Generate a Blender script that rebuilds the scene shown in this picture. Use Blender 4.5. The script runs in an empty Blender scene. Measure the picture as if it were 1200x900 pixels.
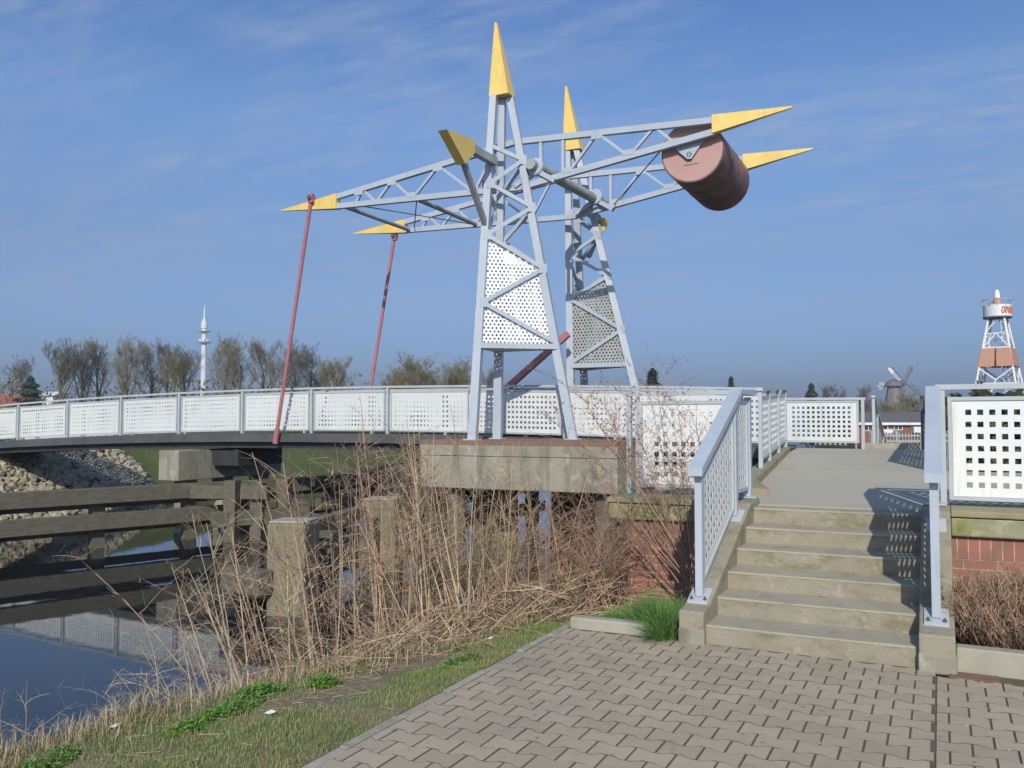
import bpy, bmesh, math, random
import numpy as np
from mathutils import Vector, Matrix, noise as mnoise
R = math.radians
rnd = random.Random(7)
sc = bpy.context.scene
C = sc.collection

# ------------------------------------------------------------------ materials
def new_mat(name):
    m = bpy.data.materials.new(name); m.use_nodes = True
    nt = m.node_tree; nt.nodes.clear()
    out = nt.nodes.new('ShaderNodeOutputMaterial'); b = nt.nodes.new('ShaderNodeBsdfPrincipled')
    nt.links.new(b.outputs[0], out.inputs[0])
    return m, nt, b
def N(nt, t, **kw):
    n = nt.nodes.new(t)
    for k, v in kw.items():
        if k in n.inputs: n.inputs[k].default_value = v
        else: setattr(n, k, v)
    return n
def col(c): return (c[0], c[1], c[2], 1)
def noise_fac(nt, vec, scale, detail=6, lo=.4, hi=.6, rough=.6):
    n = N(nt, 'ShaderNodeTexNoise', Scale=scale, Detail=detail, Roughness=rough)
    nt.links.new(vec, n.inputs['Vector'])
    r = N(nt, 'ShaderNodeMapRange', **{'From Min': lo, 'From Max': hi})
    r.clamp = True
    nt.links.new(n.outputs['Fac'], r.inputs['Value'])
    return r.outputs[0], n.outputs['Fac']
def mix(nt, fac, a, b, blend='MIX'):
    m = nt.nodes.new('ShaderNodeMix'); m.data_type = 'RGBA'; m.blend_type = blend
    for sock, val in ((m.inputs[0], fac), (m.inputs[6], a), (m.inputs[7], b)):
        if hasattr(val, 'is_linked'): nt.links.new(val, sock)
        else: sock.default_value = val if not isinstance(val, tuple) else col(val)
    return m.outputs[2]
def pos(nt, stretch=None):
    g = N(nt, 'ShaderNodeNewGeometry').outputs['Position']
    if stretch:
        mp = N(nt, 'ShaderNodeMapping'); mp.inputs['Scale'].default_value = stretch
        nt.links.new(g, mp.inputs['Vector']); return mp.outputs[0]
    return g
def pmat(name, c1, c2, scale=3, rough=.6, bump=.0, bscale=40, stains=(), island=None, stretch=None, metallic=0, spec=.5, bdist=.01):
    """c1..c2 noise mix, further stains = (colour, scale, lo, hi, stretch)"""
    m, nt, b = new_mat(name)
    p = pos(nt, stretch)
    f, _ = noise_fac(nt, p, scale, 6, .35, .65)
    c = mix(nt, f, tuple(c1), tuple(c2))
    for (sc_, s, lo, hi, st) in stains:
        f2, _ = noise_fac(nt, pos(nt, st), s, 8, lo, hi, .65)
        c = mix(nt, f2, c, tuple(sc_))
    if island:
        g = N(nt, 'ShaderNodeNewGeometry').outputs['Random Per Island']
        r = N(nt, 'ShaderNodeMapRange', **{'To Min': 1 - island, 'To Max': 1 + island})
        nt.links.new(g, r.inputs['Value'])
        hs = N(nt, 'ShaderNodeHueSaturation'); nt.links.new(r.outputs[0], hs.inputs['Value']); nt.links.new(c, hs.inputs['Color'])
        c = hs.outputs[0]
    nt.links.new(c, b.inputs['Base Color'])
    b.inputs['Roughness'].default_value = rough; b.inputs['Metallic'].default_value = metallic
    b.inputs['Specular IOR Level'].default_value = spec
    if bump:
        n = N(nt, 'ShaderNodeTexNoise', Scale=bscale, Detail=8, Roughness=.7); nt.links.new(p, n.inputs['Vector'])
        bp = N(nt, 'ShaderNodeBump', Strength=bump, Distance=bdist); nt.links.new(n.outputs['Fac'], bp.inputs['Height'])
        nt.links.new(bp.outputs[0], b.inputs['Normal'])
    return m

M = {}
M['steel'] = pmat('painted_blue_grey_steel', (.40, .455, .525), (.36, .41, .48), 1.5, .42, stains=[((.29, .32, .345), 2.5, .56, .78, (6, 6, .8)), ((.25, .20, .15), 8, .70, .80, (3, 3, 1))])
M['steel_dull'] = pmat('weathered_grey_steel', (.36, .39, .40), (.28, .30, .30), 3, .55, stains=[((.20, .20, .15), 4, .58, .8, (5, 5, 1))])
M['galv'] = pmat('rail_grey_steel', (.42, .46, .48), (.36, .40, .43), 3, .45, stains=[((.28, .29, .24), 5, .6, .85, (6, 6, 1))])
M['white'] = pmat('white_painted_sheet', (.62, .645, .65), (.55, .58, .585), 1.2, .45, stains=[((.42, .44, .38), 2.0, .54, .80, (5, 5, .6)), ((.36, .38, .24), 6, .66, .85, None)])
M['white_moss'] = pmat('white_sheet_with_algae', (.68, .705, .705), (.62, .65, .65), 1.2, .5, stains=[((.50, .52, .40), 2.2, .54, .78, (5, 5, .6)), ((.34, .37, .18), 5, .66, .82, None)])
M['white_tower'] = pmat('white_pylon_sheet', (.80, .82, .84), (.74, .76, .78), 1.5, .4, stains=[((.5, .5, .45), 3, .64, .9, (4, 4, .6))])
M['grey_sheet'] = pmat('dirty_grey_sheet', (.37, .385, .375), (.30, .315, .30), 4, .6, stains=[((.22, .235, .18), 5, .55, .8, (4, 4, .8))])  # grey base, darker than the white sheets, with streaked blotches
M['yellow'] = pmat('yellow_paint', (.74, .545, .165), (.68, .485, .13), 3, .45, stains=[((.48, .36, .15), 3, .54, .78, (5, 5, .7)), ((.30, .24, .14), 9, .66, .8, None)])
M['pink'] = pmat('faded_red_paint', (.42, .17, .185), (.36, .14, .155), 5, .5, stains=[((.16, .08, .08), 9, .6, .8, None)])
M['drum_face'] = pmat('dusty_pink_paint', (.44, .275, .25), (.40, .245, .225), 3, .6, stains=[((.25, .13, .11), 8, .66, .85, (1, 1, 4))])
M['drum'] = pmat('faded_brown_red_paint', (.21, .11, .105), (.16, .085, .08), 2.5, .6, stains=[((.28, .21, .16), 2.2, .52, .74, (4, .7, 4)), ((.09, .05, .045), 4, .58, .78, (5, 1, 5))])
M['black'] = pmat('black_steel', (.022, .023, .026), (.04, .04, .042), 3, .6, stains=[((.09, .085, .075), 5, .6, .85, (1, 1, 6))])
M['dark'] = pmat('dark_steel', (.06, .065, .07), (.09, .09, .09), 3, .6)
M['concrete'] = pmat('old_concrete', (.30, .285, .23), (.22, .215, .175), 1.6, .9, .5, 30, stains=[((.13, .125, .095), 2.0, .50, .72, (2.2, 2.2, .4)), ((.42, .40, .33), 5, .56, .74, None), ((.17, .18, .10), 1.3, .54, .72, None)])
M['concrete_step'] = pmat('step_concrete', (.30, .275, .215), (.25, .225, .165), 3, .92, .6, 45, stains=[((.16, .15, .085), 4, .50, .72, (1, 1, 2)), ((.38, .35, .28), 12, .56, .74, None), ((.20, .155, .08), 3, .6, .8, None)])
M['tread'] = pmat('tread_concrete', (.345, .318, .25), (.30, .275, .21), 3, .92, .4, 60, stains=[((.19, .178, .125), 6, .55, .8, None), ((.34, .325, .28), 11, .6, .8, None)])
M['mossy'] = pmat('mossy_concrete', (.31, .295, .215), (.25, .24, .14), 3, .95, .7, 40, stains=[((.21, .215, .06), 2.6, .46, .62, None), ((.42, .40, .32), 4, .54, .68, None), ((.12, .12, .07), 7, .58, .76, None)])
M['mossy_top'] = pmat('mossy_concrete_slab', (.29, .265, .18), (.24, .215, .125), 4, .95, .6, 40, stains=[((.18, .18, .05), 4, .54, .72, None)])
M['deck'] = pmat('path_surface', (.41, .39, .32), (.385, .365, .295), .8, .95, .3, 160, stains=[((.33, .32, .265), 1.2, .55, .8, None), ((.44, .43, .38), 40, .6, .8, None)])
M['kerb'] = pmat('kerb_concrete', (.36, .345, .29), (.30, .29, .23), 4, .95, .5, 50, stains=[((.20, .20, .13), 5, .58, .8, None)])
M['joint_soil'] = pmat('joint_soil', (.125, .105, .07), (.09, .078, .045), 9, 1, .5, 60, stains=[((.07, .09, .025), 2.3, .56, .7, None)])
M['paver'] = pmat('brown_grey_paver', (.40, .338, .25), (.355, .30, .222), 2, .93, .35, 140, island=.075, stains=[((.31, .27, .205), .8, .52, .75, None), ((.24, .21, .16), 10, .58, .80, None), ((.24, .215, .165), .45, .54, .68, None), ((.21, .205, .14), 1.1, .62, .78, None)])
M['edging'] = pmat('edging_concrete', (.36, .345, .28), (.27, .25, .19), 9, .95, .5, 60, stains=[((.17, .16, .09), 5, .60, .74, None)], island=.15)
M['timber'] = pmat('weathered_timber', (.125, .116, .088), (.08, .076, .056), 6, .9, .7, 20, stretch=(1, 1, 5), stains=[((.17, .165, .13), 2.5, .56, .75, None), ((.07, .08, .03), 2, .56, .74, None)])
M['timber_post'] = pmat('grey_weathered_post', (.215, .20, .145), (.15, .145, .085), 5, .9, .7, 25, stretch=(6, 6, .8), stains=[((.12, .13, .05), 2.2, .52, .74, None), ((.34, .33, .29), 4, .62, .8, (5, 5, 1))])
M['bark'] = pmat('bark', (.105, .09, .06), (.075, .068, .045), 2, .95)
M['twig_far'] = pmat('bare_twigs_olive', (.17, .16, .12), (.14, .133, .098), .5, .95)
M['twig_green'] = pmat('bare_twigs_yellow_green', (.215, .195, .115), (.175, .158, .09), .5, .95)
M['twig_purple'] = pmat('bare_twigs_purple', (.15, .11, .105), (.12, .09, .085), .5, .95)
M['conifer'] = pmat('conifer_green', (.045, .075, .045), (.065, .085, .045), 1, .9)
M['cane'] = pmat('dry_cane', (.43, .325, .215), (.28, .205, .13), 3, .8, island=.45)
M['cane_red'] = pmat('reddish_cane', (.38, .255, .175), (.26, .17, .12), 3, .8, island=.3)
M['cane_grey'] = pmat('pale_grey_cane', (.42, .35, .25), (.30, .24, .17), 3, .85, island=.25)
M['leaf_dry'] = pmat('dry_leaf', (.28, .13, .085), (.20, .10, .06), 8, .8, island=.3)
M['heath'] = pmat('brown_heather_twigs', (.29, .20, .135), (.18, .115, .075), 12, .9, island=.5)
M['straw'] = pmat('straw', (.42, .35, .22), (.30, .24, .14), 5, .9, island=.3)
M['grass'] = pmat('verge_grass', (.13, .215, .055), (.22, .235, .09), 1.5, .8, island=.4, stains=[((.25, .21, .11), 2.6, .52, .7, None)])
M['grass_lush'] = pmat('lush_grass', (.15, .28, .08), (.10, .21, .05), 6, .7, island=.35)
M['herb'] = pmat('green_weed_leaves', (.11, .235, .03), (.075, .17, .02), 9, .65, island=.35)
M['stone'] = pmat('pale_rubble', (.37, .33, .245), (.26, .23, .165), 2, .9, .5, 12, island=.2, stains=[((.20, .20, .12), 1.2, .52, .7, None)])
M['rust'] = pmat('rusty_plate', (.16, .09, .055), (.20, .12, .075), 12, .9, .5, 80)
M['paper'] = pmat('white_paper', (.75, .76, .76), (.65, .66, .68), 20, .7)
M['ws'] = pmat('distant_white_paint', (.72, .74, .76), (.66, .68, .70), 1, .5)
M['orange'] = pmat('faded_orange_paint', (.50, .27, .18), (.45, .24, .16), .5, .6)
M['graffiti'] = pmat('red_orange_spray', (.55, .16, .10), (.5, .15, .10), 3, .6)
M['mill'] = pmat('mill_brick_grey', (.22, .19, .17), (.18, .16, .15), .3, .9)
M['mill_cap'] = pmat('mill_cap_thatch', (.16, .155, .15), (.13, .13, .13), .5, .9)
M['roof'] = pmat('grey_roof_tiles', (.115, .112, .112), (.09, .09, .09), 1, .9)
M['roof_red'] = pmat('red_roof_tiles', (.33, .12, .07), (.28, .10, .06), 1, .9)
M['glass'] = pmat('window_glass', (.05, .06, .07), (.03, .035, .04), 1, .1)
M['brick_far'] = pmat('far_red_brick', (.27, .10, .07), (.22, .085, .06), 3, .9)
M['hedge'] = pmat('hedge_leaves', (.075, .08, .05), (.055, .058, .038), 1, .9, island=.3)
M['lens'] = pmat('lantern_white', (.8, .82, .84), (.75, .77, .8), 1, .2)

def brick_mat(name, soldier=False):
    m, nt, b = new_mat(name)
    g = N(nt, 'ShaderNodeNewGeometry').outputs['Position']
    sx = N(nt, 'ShaderNodeSeparateXYZ'); nt.links.new(g, sx.inputs[0])
    ad = N(nt, 'ShaderNodeMath', operation='ADD'); nt.links.new(sx.outputs[0], ad.inputs[0]); nt.links.new(sx.outputs[1], ad.inputs[1])
    cb = N(nt, 'ShaderNodeCombineXYZ')
    nt.links.new(ad.outputs[0], cb.inputs[0]); nt.links.new(sx.outputs[2], cb.inputs[1])
    bt = N(nt, 'ShaderNodeTexBrick', Scale=1.0, **{'Mortar Size': .0045, 'Mortar Smooth': .2, 'Bias': -.1})
    if soldier:
        bt.offset = 0; bt.inputs['Brick Width'].default_value = .082; bt.inputs['Row Height'].default_value = 5.0
    else:
        bt.offset = .5; bt.inputs['Brick Width'].default_value = .25; bt.inputs['Row Height'].default_value = .0785
    bt.inputs['Color1'].default_value = col((.32, .13, .09)); bt.inputs['Color2'].default_value = col((.22, .11, .085)); bt.inputs['Mortar'].default_value = col((.40, .38, .32))
    nt.links.new(cb.outputs[0], bt.inputs['Vector'])
    f, _ = noise_fac(nt, g, 9, 6, .45, .75)
    c = mix(nt, f, bt.outputs['Color'], (.19, .115, .085))
    f, _ = noise_fac(nt, g, 2.2, 6, .56, .8)
    c = mix(nt, f, c, (.16, .15, .10))
    nt.links.new(c, b.inputs['Base Color']); b.inputs['Roughness'].default_value = .85
    bp = N(nt, 'ShaderNodeBump', Strength=.6, Distance=.006); bp.invert = True
    nt.links.new(bt.outputs['Fac'], bp.inputs['Height']); nt.links.new(bp.outputs[0], b.inputs['Normal'])
    return m
M['brick'] = brick_mat('red_brick'); M['soldier'] = brick_mat('red_brick_upright', True)
M['rowlock'] = brick_mat('brown_brick_coping', True)
for n in M['rowlock'].node_tree.nodes:
    if n.type == 'TEX_BRICK':
        n.inputs['Color1'].default_value = col((.22, .12, .08)); n.inputs['Color2'].default_value = col((.17, .11, .075)); n.inputs['Mortar'].default_value = col((.2, .18, .14))

def water_mat():
    m, nt, b = new_mat('canal_water')
    b.inputs['Base Color'].default_value = col((.012, .015, .017)); b.inputs['Roughness'].default_value = .02
    b.inputs['IOR'].default_value = 1.42
    p = pos(nt)
    n1 = N(nt, 'ShaderNodeTexNoise', Scale=2.2, Detail=5, Roughness=.55); nt.links.new(p, n1.inputs['Vector'])
    bp = N(nt, 'ShaderNodeBump', Strength=.018, Distance=.05)
    nt.links.new(n1.outputs['Fac'], bp.inputs['Height']); nt.links.new(bp.outputs[0], b.inputs['Normal'])
    return m
M['water'] = water_mat()

def ground_mat():
    m, nt, b = new_mat('bank_soil_and_turf')
    p = pos(nt)
    f1, _ = noise_fac(nt, p, 1.3, 8, .42, .6); f2, raw = noise_fac(nt, p, 14, 8, .4, .65); f3, _ = noise_fac(nt, p, .5, 5, .45, .6)
    c = mix(nt, f1, (.21, .17, .115), (.145, .15, .07))
    c = mix(nt, f2, c, (.25, .205, .13))
    sx = N(nt, 'ShaderNodeSeparateXYZ'); nt.links.new(p, sx.inputs[0])
    far = N(nt, 'ShaderNodeMapRange', **{'From Min': -18, 'From Max': -21}); nt.links.new(sx.outputs[0], far.inputs['Value'])
    fg = mix(nt, f3, (.10, .125, .045), (.16, .15, .075))
    fg = mix(nt, f2, fg, (.08, .10, .035))
    c = mix(nt, far.outputs[0], c, fg)
    wet = N(nt, 'ShaderNodeMapRange', **{'From Min': -.85, 'From Max': -1.05}); nt.links.new(sx.outputs[2], wet.inputs['Value'])
    c = mix(nt, wet.outputs[0], c, (.04, .035, .022))
    nt.links.new(c, b.inputs['Base Color']); b.inputs['Roughness'].default_value = .95; b.inputs['Specular IOR Level'].default_value = .2
    bp = N(nt, 'ShaderNodeBump', Strength=.8, Distance=.03); nt.links.new(raw, bp.inputs['Height']); nt.links.new(bp.outputs[0], b.inputs['Normal'])
    return m
M['ground'] = ground_mat()

# ------------------------------------------------------------------ mesh builder
class MB:
    def __init__(s): s.v = []; s.f = []; s.smooth = False
    def add(s, vs, fs):
        o = len(s.v); s.v += [tuple(p) for p in vs]; s.f += [tuple(i + o for i in f) for f in fs]; return s
    def hexa(s, c):          # 8 corners: bottom 4 ccw, top 4 ccw
        return s.add(c, [(3, 2, 1, 0), (4, 5, 6, 7), (0, 1, 5, 4), (1, 2, 6, 5), (2, 3, 7, 6), (3, 0, 4, 7)])
    def box(s, x0, x1, y0, y1, z0, z1):
        return s.hexa([(x0, y0, z0), (x1, y0, z0), (x1, y1, z0), (x0, y1, z0), (x0, y0, z1), (x1, y0, z1), (x1, y1, z1), (x0, y1, z1)])
    def bar(s, p, q, w, h=None, up=(0, 0, 1), w2=None, h2=None):
        h = w if h is None else h; w2 = w if w2 is None else w2; h2 = h if h2 is None else h2
        p = Vector(p); q = Vector(q); d = (q - p).normalized(); up = Vector(up)
        if abs(d.dot(up)) > .99: up = Vector((0, 1, 0))
        sx = d.cross(up).normalized(); sy = sx.cross(d).normalized()
        a = [p - sx * w / 2 - sy * h / 2, p + sx * w / 2 - sy * h / 2, p + sx * w / 2 + sy * h / 2, p - sx * w / 2 + sy * h / 2]
        b = [q - sx * w2 / 2 - sy * h2 / 2, q + sx * w2 / 2 - sy * h2 / 2, q + sx * w2 / 2 + sy * h2 / 2, q - sx * w2 / 2 + sy * h2 / 2]
        return s.hexa(a + b)
    def tube(s, pts, radii, n=6, cap=True):
        pts = [Vector(p) for p in pts]; o = len(s.v); k = len(pts)
        if not hasattr(radii, '__len__'): radii = [radii] * k
        ref = None
        for i, p in enumerate(pts):
            d = (pts[min(i + 1, k - 1)] - pts[max(i - 1, 0)])
            d = d.normalized() if d.length > 1e-9 else Vector((0, 0, 1))
            if ref is None: ref = Vector((1, 0, 0)) if abs(d.x) < .8 else Vector((0, 1, 0))
            a = d.cross(ref).normalized(); b = d.cross(a); ref = -b if False else ref
            for j in range(n):
                t = 2 * math.pi * j / n
                s.v.append(tuple(p + a * (radii[i] * math.cos(t)) + b * (radii[i] * math.sin(t))))
        for i in range(k - 1):
            for j in range(n):
                j2 = (j + 1) % n
                s.f.append((o + i * n + j, o + i * n + j2, o + (i + 1) * n + j2, o + (i + 1) * n + j))
        if cap:
            s.f.append(tuple(o + j for j in reversed(range(n)))); s.f.append(tuple(o + (k - 1) * n + j for j in range(n)))
        return s
    def prism(s, poly, ext):
        n = len(poly); e = Vector(ext); a = [Vector(p) for p in poly]
        return s.add(a + [p + e for p in a], [tuple(reversed(range(n))), tuple(range(n, 2 * n))] + [(i, (i + 1) % n, n + (i + 1) % n, n + i) for i in range(n)])
    def frustum(s, base, top):
        n = len(base)
        return s.add(list(base) + list(top), [tuple(reversed(range(n))), tuple(range(n, 2 * n))] + [(i, (i + 1) % n, n + (i + 1) % n, n + i) for i in range(n)])
    def lathe(s, prof, c, n=24, axis='z'):
        o = len(s.v)
        for (r, h) in prof:
            for j in range(n):
                t = 2 * math.pi * j / n
                if axis == 'z': s.v.append((c[0] + r * math.cos(t), c[1] + r * math.sin(t), c[2] + h))
                else: s.v.append((c[0] + r * math.cos(t), c[1] + h, c[2] + r * math.sin(t)))
        k = len(prof)
        for i in range(k - 1):
            for j in range(n):
                q = (o + i * n + j, o + i * n + (j + 1) % n, o + (i + 1) * n + (j + 1) % n, o + (i + 1) * n + j)
                s.f.append(q if axis == 'z' else q[::-1])
        s.f.append(tuple(o + j for j in reversed(range(n)))); s.f.append(tuple(o + (k - 1) * n + j for j in range(n)))
        return s
    def mesh(s, name, m, off=(0, 0, 0)):
        me = bpy.data.meshes.new(name)
        v = np.array(s.v, dtype=float).reshape(-1, 3) - np.array(off)
        me.from_pydata(v.tolist(), [], s.f); me.validate(); me.update()
        if m: me.materials.append(m)
        if s.smooth: me.polygons.foreach_set('use_smooth', [True] * len(me.polygons))
        return me
    def build(s, name, m, parent=None, bevel=0, recalc=False):
        off = root_of(parent)['_o'] if parent is not None else (0, 0, 0)
        me = s.mesh(name, m, off)
        if recalc:
            bm = bmesh.new(); bm.from_mesh(me); bmesh.ops.recalc_face_normals(bm, faces=bm.faces); bm.to_mesh(me); bm.free()
        o = bpy.data.objects.new(name, me); C.objects.link(o)
        if parent is not None: o.parent = parent
        if bevel:
            b = o.modifiers.new('bevel', 'BEVEL'); b.width = bevel; b.segments = 2; b.limit_method = 'ANGLE'
        return o
OFF = {}
def root_of(o):
    while o.parent: o = o.parent
    return {'_o': OFF.get(o.name, (0, 0, 0))}
def tag(o, label=None, cat=None, group=None, kind=None):
    if label: o['label'] = label
    if cat: o['category'] = cat
    if group: o['group'] = group
    if kind: o['kind'] = kind
    return o
def thing(name, label, cat, loc=(0, 0, 0), group=None):
    o = bpy.data.objects.new(name, None); C.objects.link(o); o.location = loc; o.empty_display_size = .2
    OFF[o.name] = tuple(loc); return tag(o, label, cat, group)
def copy_tree(o, parent=None):
    c = o.copy(); C.objects.link(c)
    if parent is not None: c.parent = parent
    else: OFF[c.name] = OFF.get(o.name, (0, 0, 0))
    for ch in list(o.children): copy_tree(ch, c)
    return c

# ------------------------------------------------------------------ camera
TH = R(26.4); E = 1.6; PITCH = math.atan(45 / 1010.)
cam_d = bpy.data.cameras.new('camera'); cam = bpy.data.objects.new('camera', cam_d); C.objects.link(cam)
cam.location = (0, 0, E); cam.rotation_euler = (R(90) + PITCH, 0, TH)
cam_d.sensor_width = 36; cam_d.lens = 36 * 1010 / 1200.; cam_d.clip_end = 6000; cam_d.clip_start = .05
sc.camera = cam
def from_view(lateral, depth, z):      # a place given by its distance ahead of and to the side of the viewpoint
    return (math.cos(TH) * lateral - math.sin(TH) * depth, math.sin(TH) * lateral + math.cos(TH) * depth, z)
def far_at(u, d, z=0.):                # bearing u (photo column) and distance
    return from_view((u - 600) / 1010. * d, d, z)

# ------------------------------------------------------------------ ground, water
WZ = -1.07
CREST = [(-30, -4.75), (3.0, -4.62), (4.2, -4.58), (4.9, -4.25), (5.6, -4.0), (6.8, -3.7), (7.4, -3.32), (8.6, -2.9), (12.5, -2.9), (15, -4.3), (19, -5.0), (40, -6), (120, -10), (3000, -30)]
FARB = [(-30, -21.5), (12, -21.6), (15.5, -22.4), (19.5, -23.4), (24, -24.5), (36, -27), (60, -36), (120, -60), (3000, -300)]
def interp(t, y):
    for (a, b) in zip(t, t[1:]):
        if y <= b[0]: return a[1] + (b[1] - a[1]) * max(0, min(1, (y - a[0]) / (b[0] - a[0])))
    return t[-1][1]
def sm(a, b, x): t = max(0, min(1, (x - a) / (b - a))); return t * t * (3 - 2 * t)
def ground_z(x, y):
    xc = interp(CREST, y); xf = interp(FARB, y)
    n = mnoise.noise(Vector((x * 1.7, y * 1.7, 0))) * .035 + mnoise.noise(Vector((x * 6, y * 6, 3))) * .012
    if x > xc - 2.2:
        u = x - xc
        zt = -.02 - .2 * sm(1.9, 0, u) if y < 8.6 else -.02 - .3 * sm(1.0, 0, u)
        if u < 0: zt = -.22 + u * (1.25 + .5 * sm(0, -1, u)) + (0 if y < 8.6 else -.1)
        if x > -2.6 and y < 8.0: n *= 0
        # polder beyond the dyke, lower than the water
        k = sm(20, 42, y) * sm(-4, 4, x - xc)
        zt = zt * (1 - k) + (-3.3) * k
        z = zt + n
        if x > -2.72 and y < 8.3: z = min(z, -.045)
        return max(z, -2.6) if k < .01 else z
    if x < xf + 1.5:
        u = xf - x
        z = WZ - .05 + .72 * u if u < 3.0 else WZ - .05 + 2.16 + .14 * (u - 3.0)
        z = min(z, 1.35 - .9 * sm(45, 110, u)) + n * 2
        return max(z, -2.6)
    return -2.6
def axis_vals(segs):
    out = []
    for a, b, n in segs: out += list(np.linspace(a, b, n, endpoint=False))
    out.append(segs[-1][1]); return out
xs = axis_vals([(-3000, -300, 6), (-300, -70, 14), (-70, -36, 22), (-36, -21, 40), (-21, -9, 12), (-9, -2.4, 90), (-2.4, 6, 20), (6, 30, 12), (30, 300, 14), (300, 3000, 6)])
ys = axis_vals([(-60, -4, 10), (-4, 2, 14), (2, 10, 110), (10, 20, 40), (20, 60, 50), (60, 160, 24), (160, 400, 8), (400, 4000, 8)])
g = MB(); nx = len(xs)
for y in ys:
    for x in xs: g.v.append((x, y, ground_z(x, y)))
for j in range(len(ys) - 1):
    for i in range(nx - 1): g.f.append((j * nx + i, j * nx + i + 1, (j + 1) * nx + i + 1, (j + 1) * nx + i))
g.smooth = True
tag(g.build('ground', M['ground']), kind='structure')
w = MB(); w.add([(-330, -60, WZ), (-2.0, -60, WZ), (-2.0, 60, WZ), (-4, 400, WZ), (-120, 400, WZ), (-330, 60, WZ)], [tuple(range(6))])
tag(w.build('water', M['water']), kind='structure')

# ------------------------------------------------------------------ paving of interlocking bone-shaped blocks
bed = MB(); bed.add([(-2.7, -6, -.003), (9, -6, -.003), (9, 6.34, -.003), (-2.7, 6.34, -.003)], [(0, 1, 2, 3)])
tag(bed.build('paving_bed', M['joint_soil']), kind='structure')
L, RW, A = .20, .152, .013
def wave(x):
    t = (x / L) % 1.0
    if t < .18: return A
    if t < .34: return A - 2 * A * (t - .18) / .16
    if t < .66: return -A
    if t < .82: return -A + 2 * A * (t - .66) / .16
    return A
pv = MB(); gap = .0042
def lay(x0, x1, y0, y1, phase):
    r = 0; y = y1 - RW
    while y > y0 - RW:
        # rows alternate by half a block; boundary wave is high over the joints of the row below
        sgn = 1 if r % 2 == 0 else -1
        st = phase + (L / 2 if r % 2 else 0)
        k0 = int((x0 - st) / L) - 1; k1 = int((x1 - st) / L) + 1
        for k in range(k0, k1 + 1):
            xa = st + k * L + gap; xb = st + (k + 1) * L - gap
            xa2, xb2 = max(xa, x0), min(xb, x1)
            if xb2 - xa2 < .02: continue
            ts = [xa2] + [st + k * L + L * q for q in (.18, .34, .66, .82) if xa2 + .004 < st + k * L + L * q < xb2 - .004] + [xb2]
            lo = [(x, y + .0032 - wave(x - st)) for x in ts]; hi = [(x, y + RW - .0032 + wave(x - st)) for x in reversed(ts)]
            pl = lo + hi; n = len(pl); cx_ = sum(p[0] for p in pl) / n; cy_ = sum(p[1] for p in pl) / n
            zt = rnd.uniform(-.0008, .0008); tx = rnd.uniform(-.008, .008); ty = rnd.uniform(-.008, .008)
            dip = .002 * mnoise.noise(Vector((cx_ * .6, cy_ * .6, 5)))
            def zz(px, py, d): return d + zt + dip + (px - cx_) * tx + (py - cy_) * ty
            inn = [(px + (cx_ - px) * .02, py + (cy_ - py) * .025) for px, py in pl]
            o = len(pv.v)
            pv.v += [(px, py, -.03) for px, py in pl] + [(px, py, zz(px, py, -.0005)) for px, py in pl] + [(px, py, zz(px, py, 0)) for px, py in inn]
            for i in range(n):
                j = (i + 1) % n
                pv.f.append((o + i, o + j, o + n + j, o + n + i)); pv.f.append((o + n + i, o + n + j, o + 2 * n + j, o + 2 * n + i))
            pv.f.append(tuple(o + 2 * n + i for i in range(n)))
        y -= RW; r += 1
lay(-2.63, -.058, 1.6, 6.26, .03)
lay(-.049, 5.2, .8, 6.13, .11)
pvo = tag(pv.build('paving', M['paver']), kind='structure')
pvo.data.materials.append(M['joint_soil'])
for p_ in pvo.data.polygons:
    if abs(p_.normal.z) < .97: p_.material_index = 1
# gutter strip of flat slabs before the planter kerb
gs = MB()
x = -.02
while x < 5:
    wd = .30
    if not (-.02 <= x < .01 or .0 < x + wd / 2 < .30): gs.box(x, x + wd - .008, 6.145, 6.30, -.03, -.004)
    x += wd
gs.box(-.14, .015, 6.145, 6.185, -.03, -.003); gs.box(.31, .45, 6.145, 6.30, -.03, -.005)
tag(gs.build('gutter_strip', M['kerb'], bevel=.004), kind='structure')
ed = MB(); y = -3.0
while y < 6.2:
    l = .5; jx = rnd.uniform(-.012, .012); z1 = rnd.uniform(-.012, .012)
    ed.box(-2.69 + jx, -2.635 + jx, y, y + l - .01, -.08, .005 + z1 * .35); y += l
tag(ed.build('paving_edging', M['edging'], bevel=.006), kind='structure')
t = MB().box(.02, .30, 6.15, 6.29, -.03, .004).build('access_cover', M['rust'], bevel=.003)
tag(t, 'small rusty brown access cover set in the gutter beside the stair flank', 'access cover')
t = MB().prism([(-2.62, 6.29, -.04), (-1.98, 6.31, -.04), (-1.98, 6.42, -.04), (-2.62, 6.40, -.04)], (0, 0, .125)).build('kerb_stone', M['kerb'], bevel=.015)
tag(t, 'short pale concrete kerb left of the steps, in front of the green grass tuft', 'kerb')
t = MB().box(.062, 5.0, 6.30, 6.42, -.05, .155).build('planter_kerb', M['kerb'], bevel=.012)
tag(t, 'long pale concrete kerb holding in the bed of brown heath shrub', 'kerb')
t = MB().add([(.065, 6.42, .11), (5, 6.42, .11), (5, 8.1, .13), (.065, 8.1, .13)], [(0, 1, 2, 3)]).build('planting_soil', M['ground']); tag(t, kind='structure')

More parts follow.
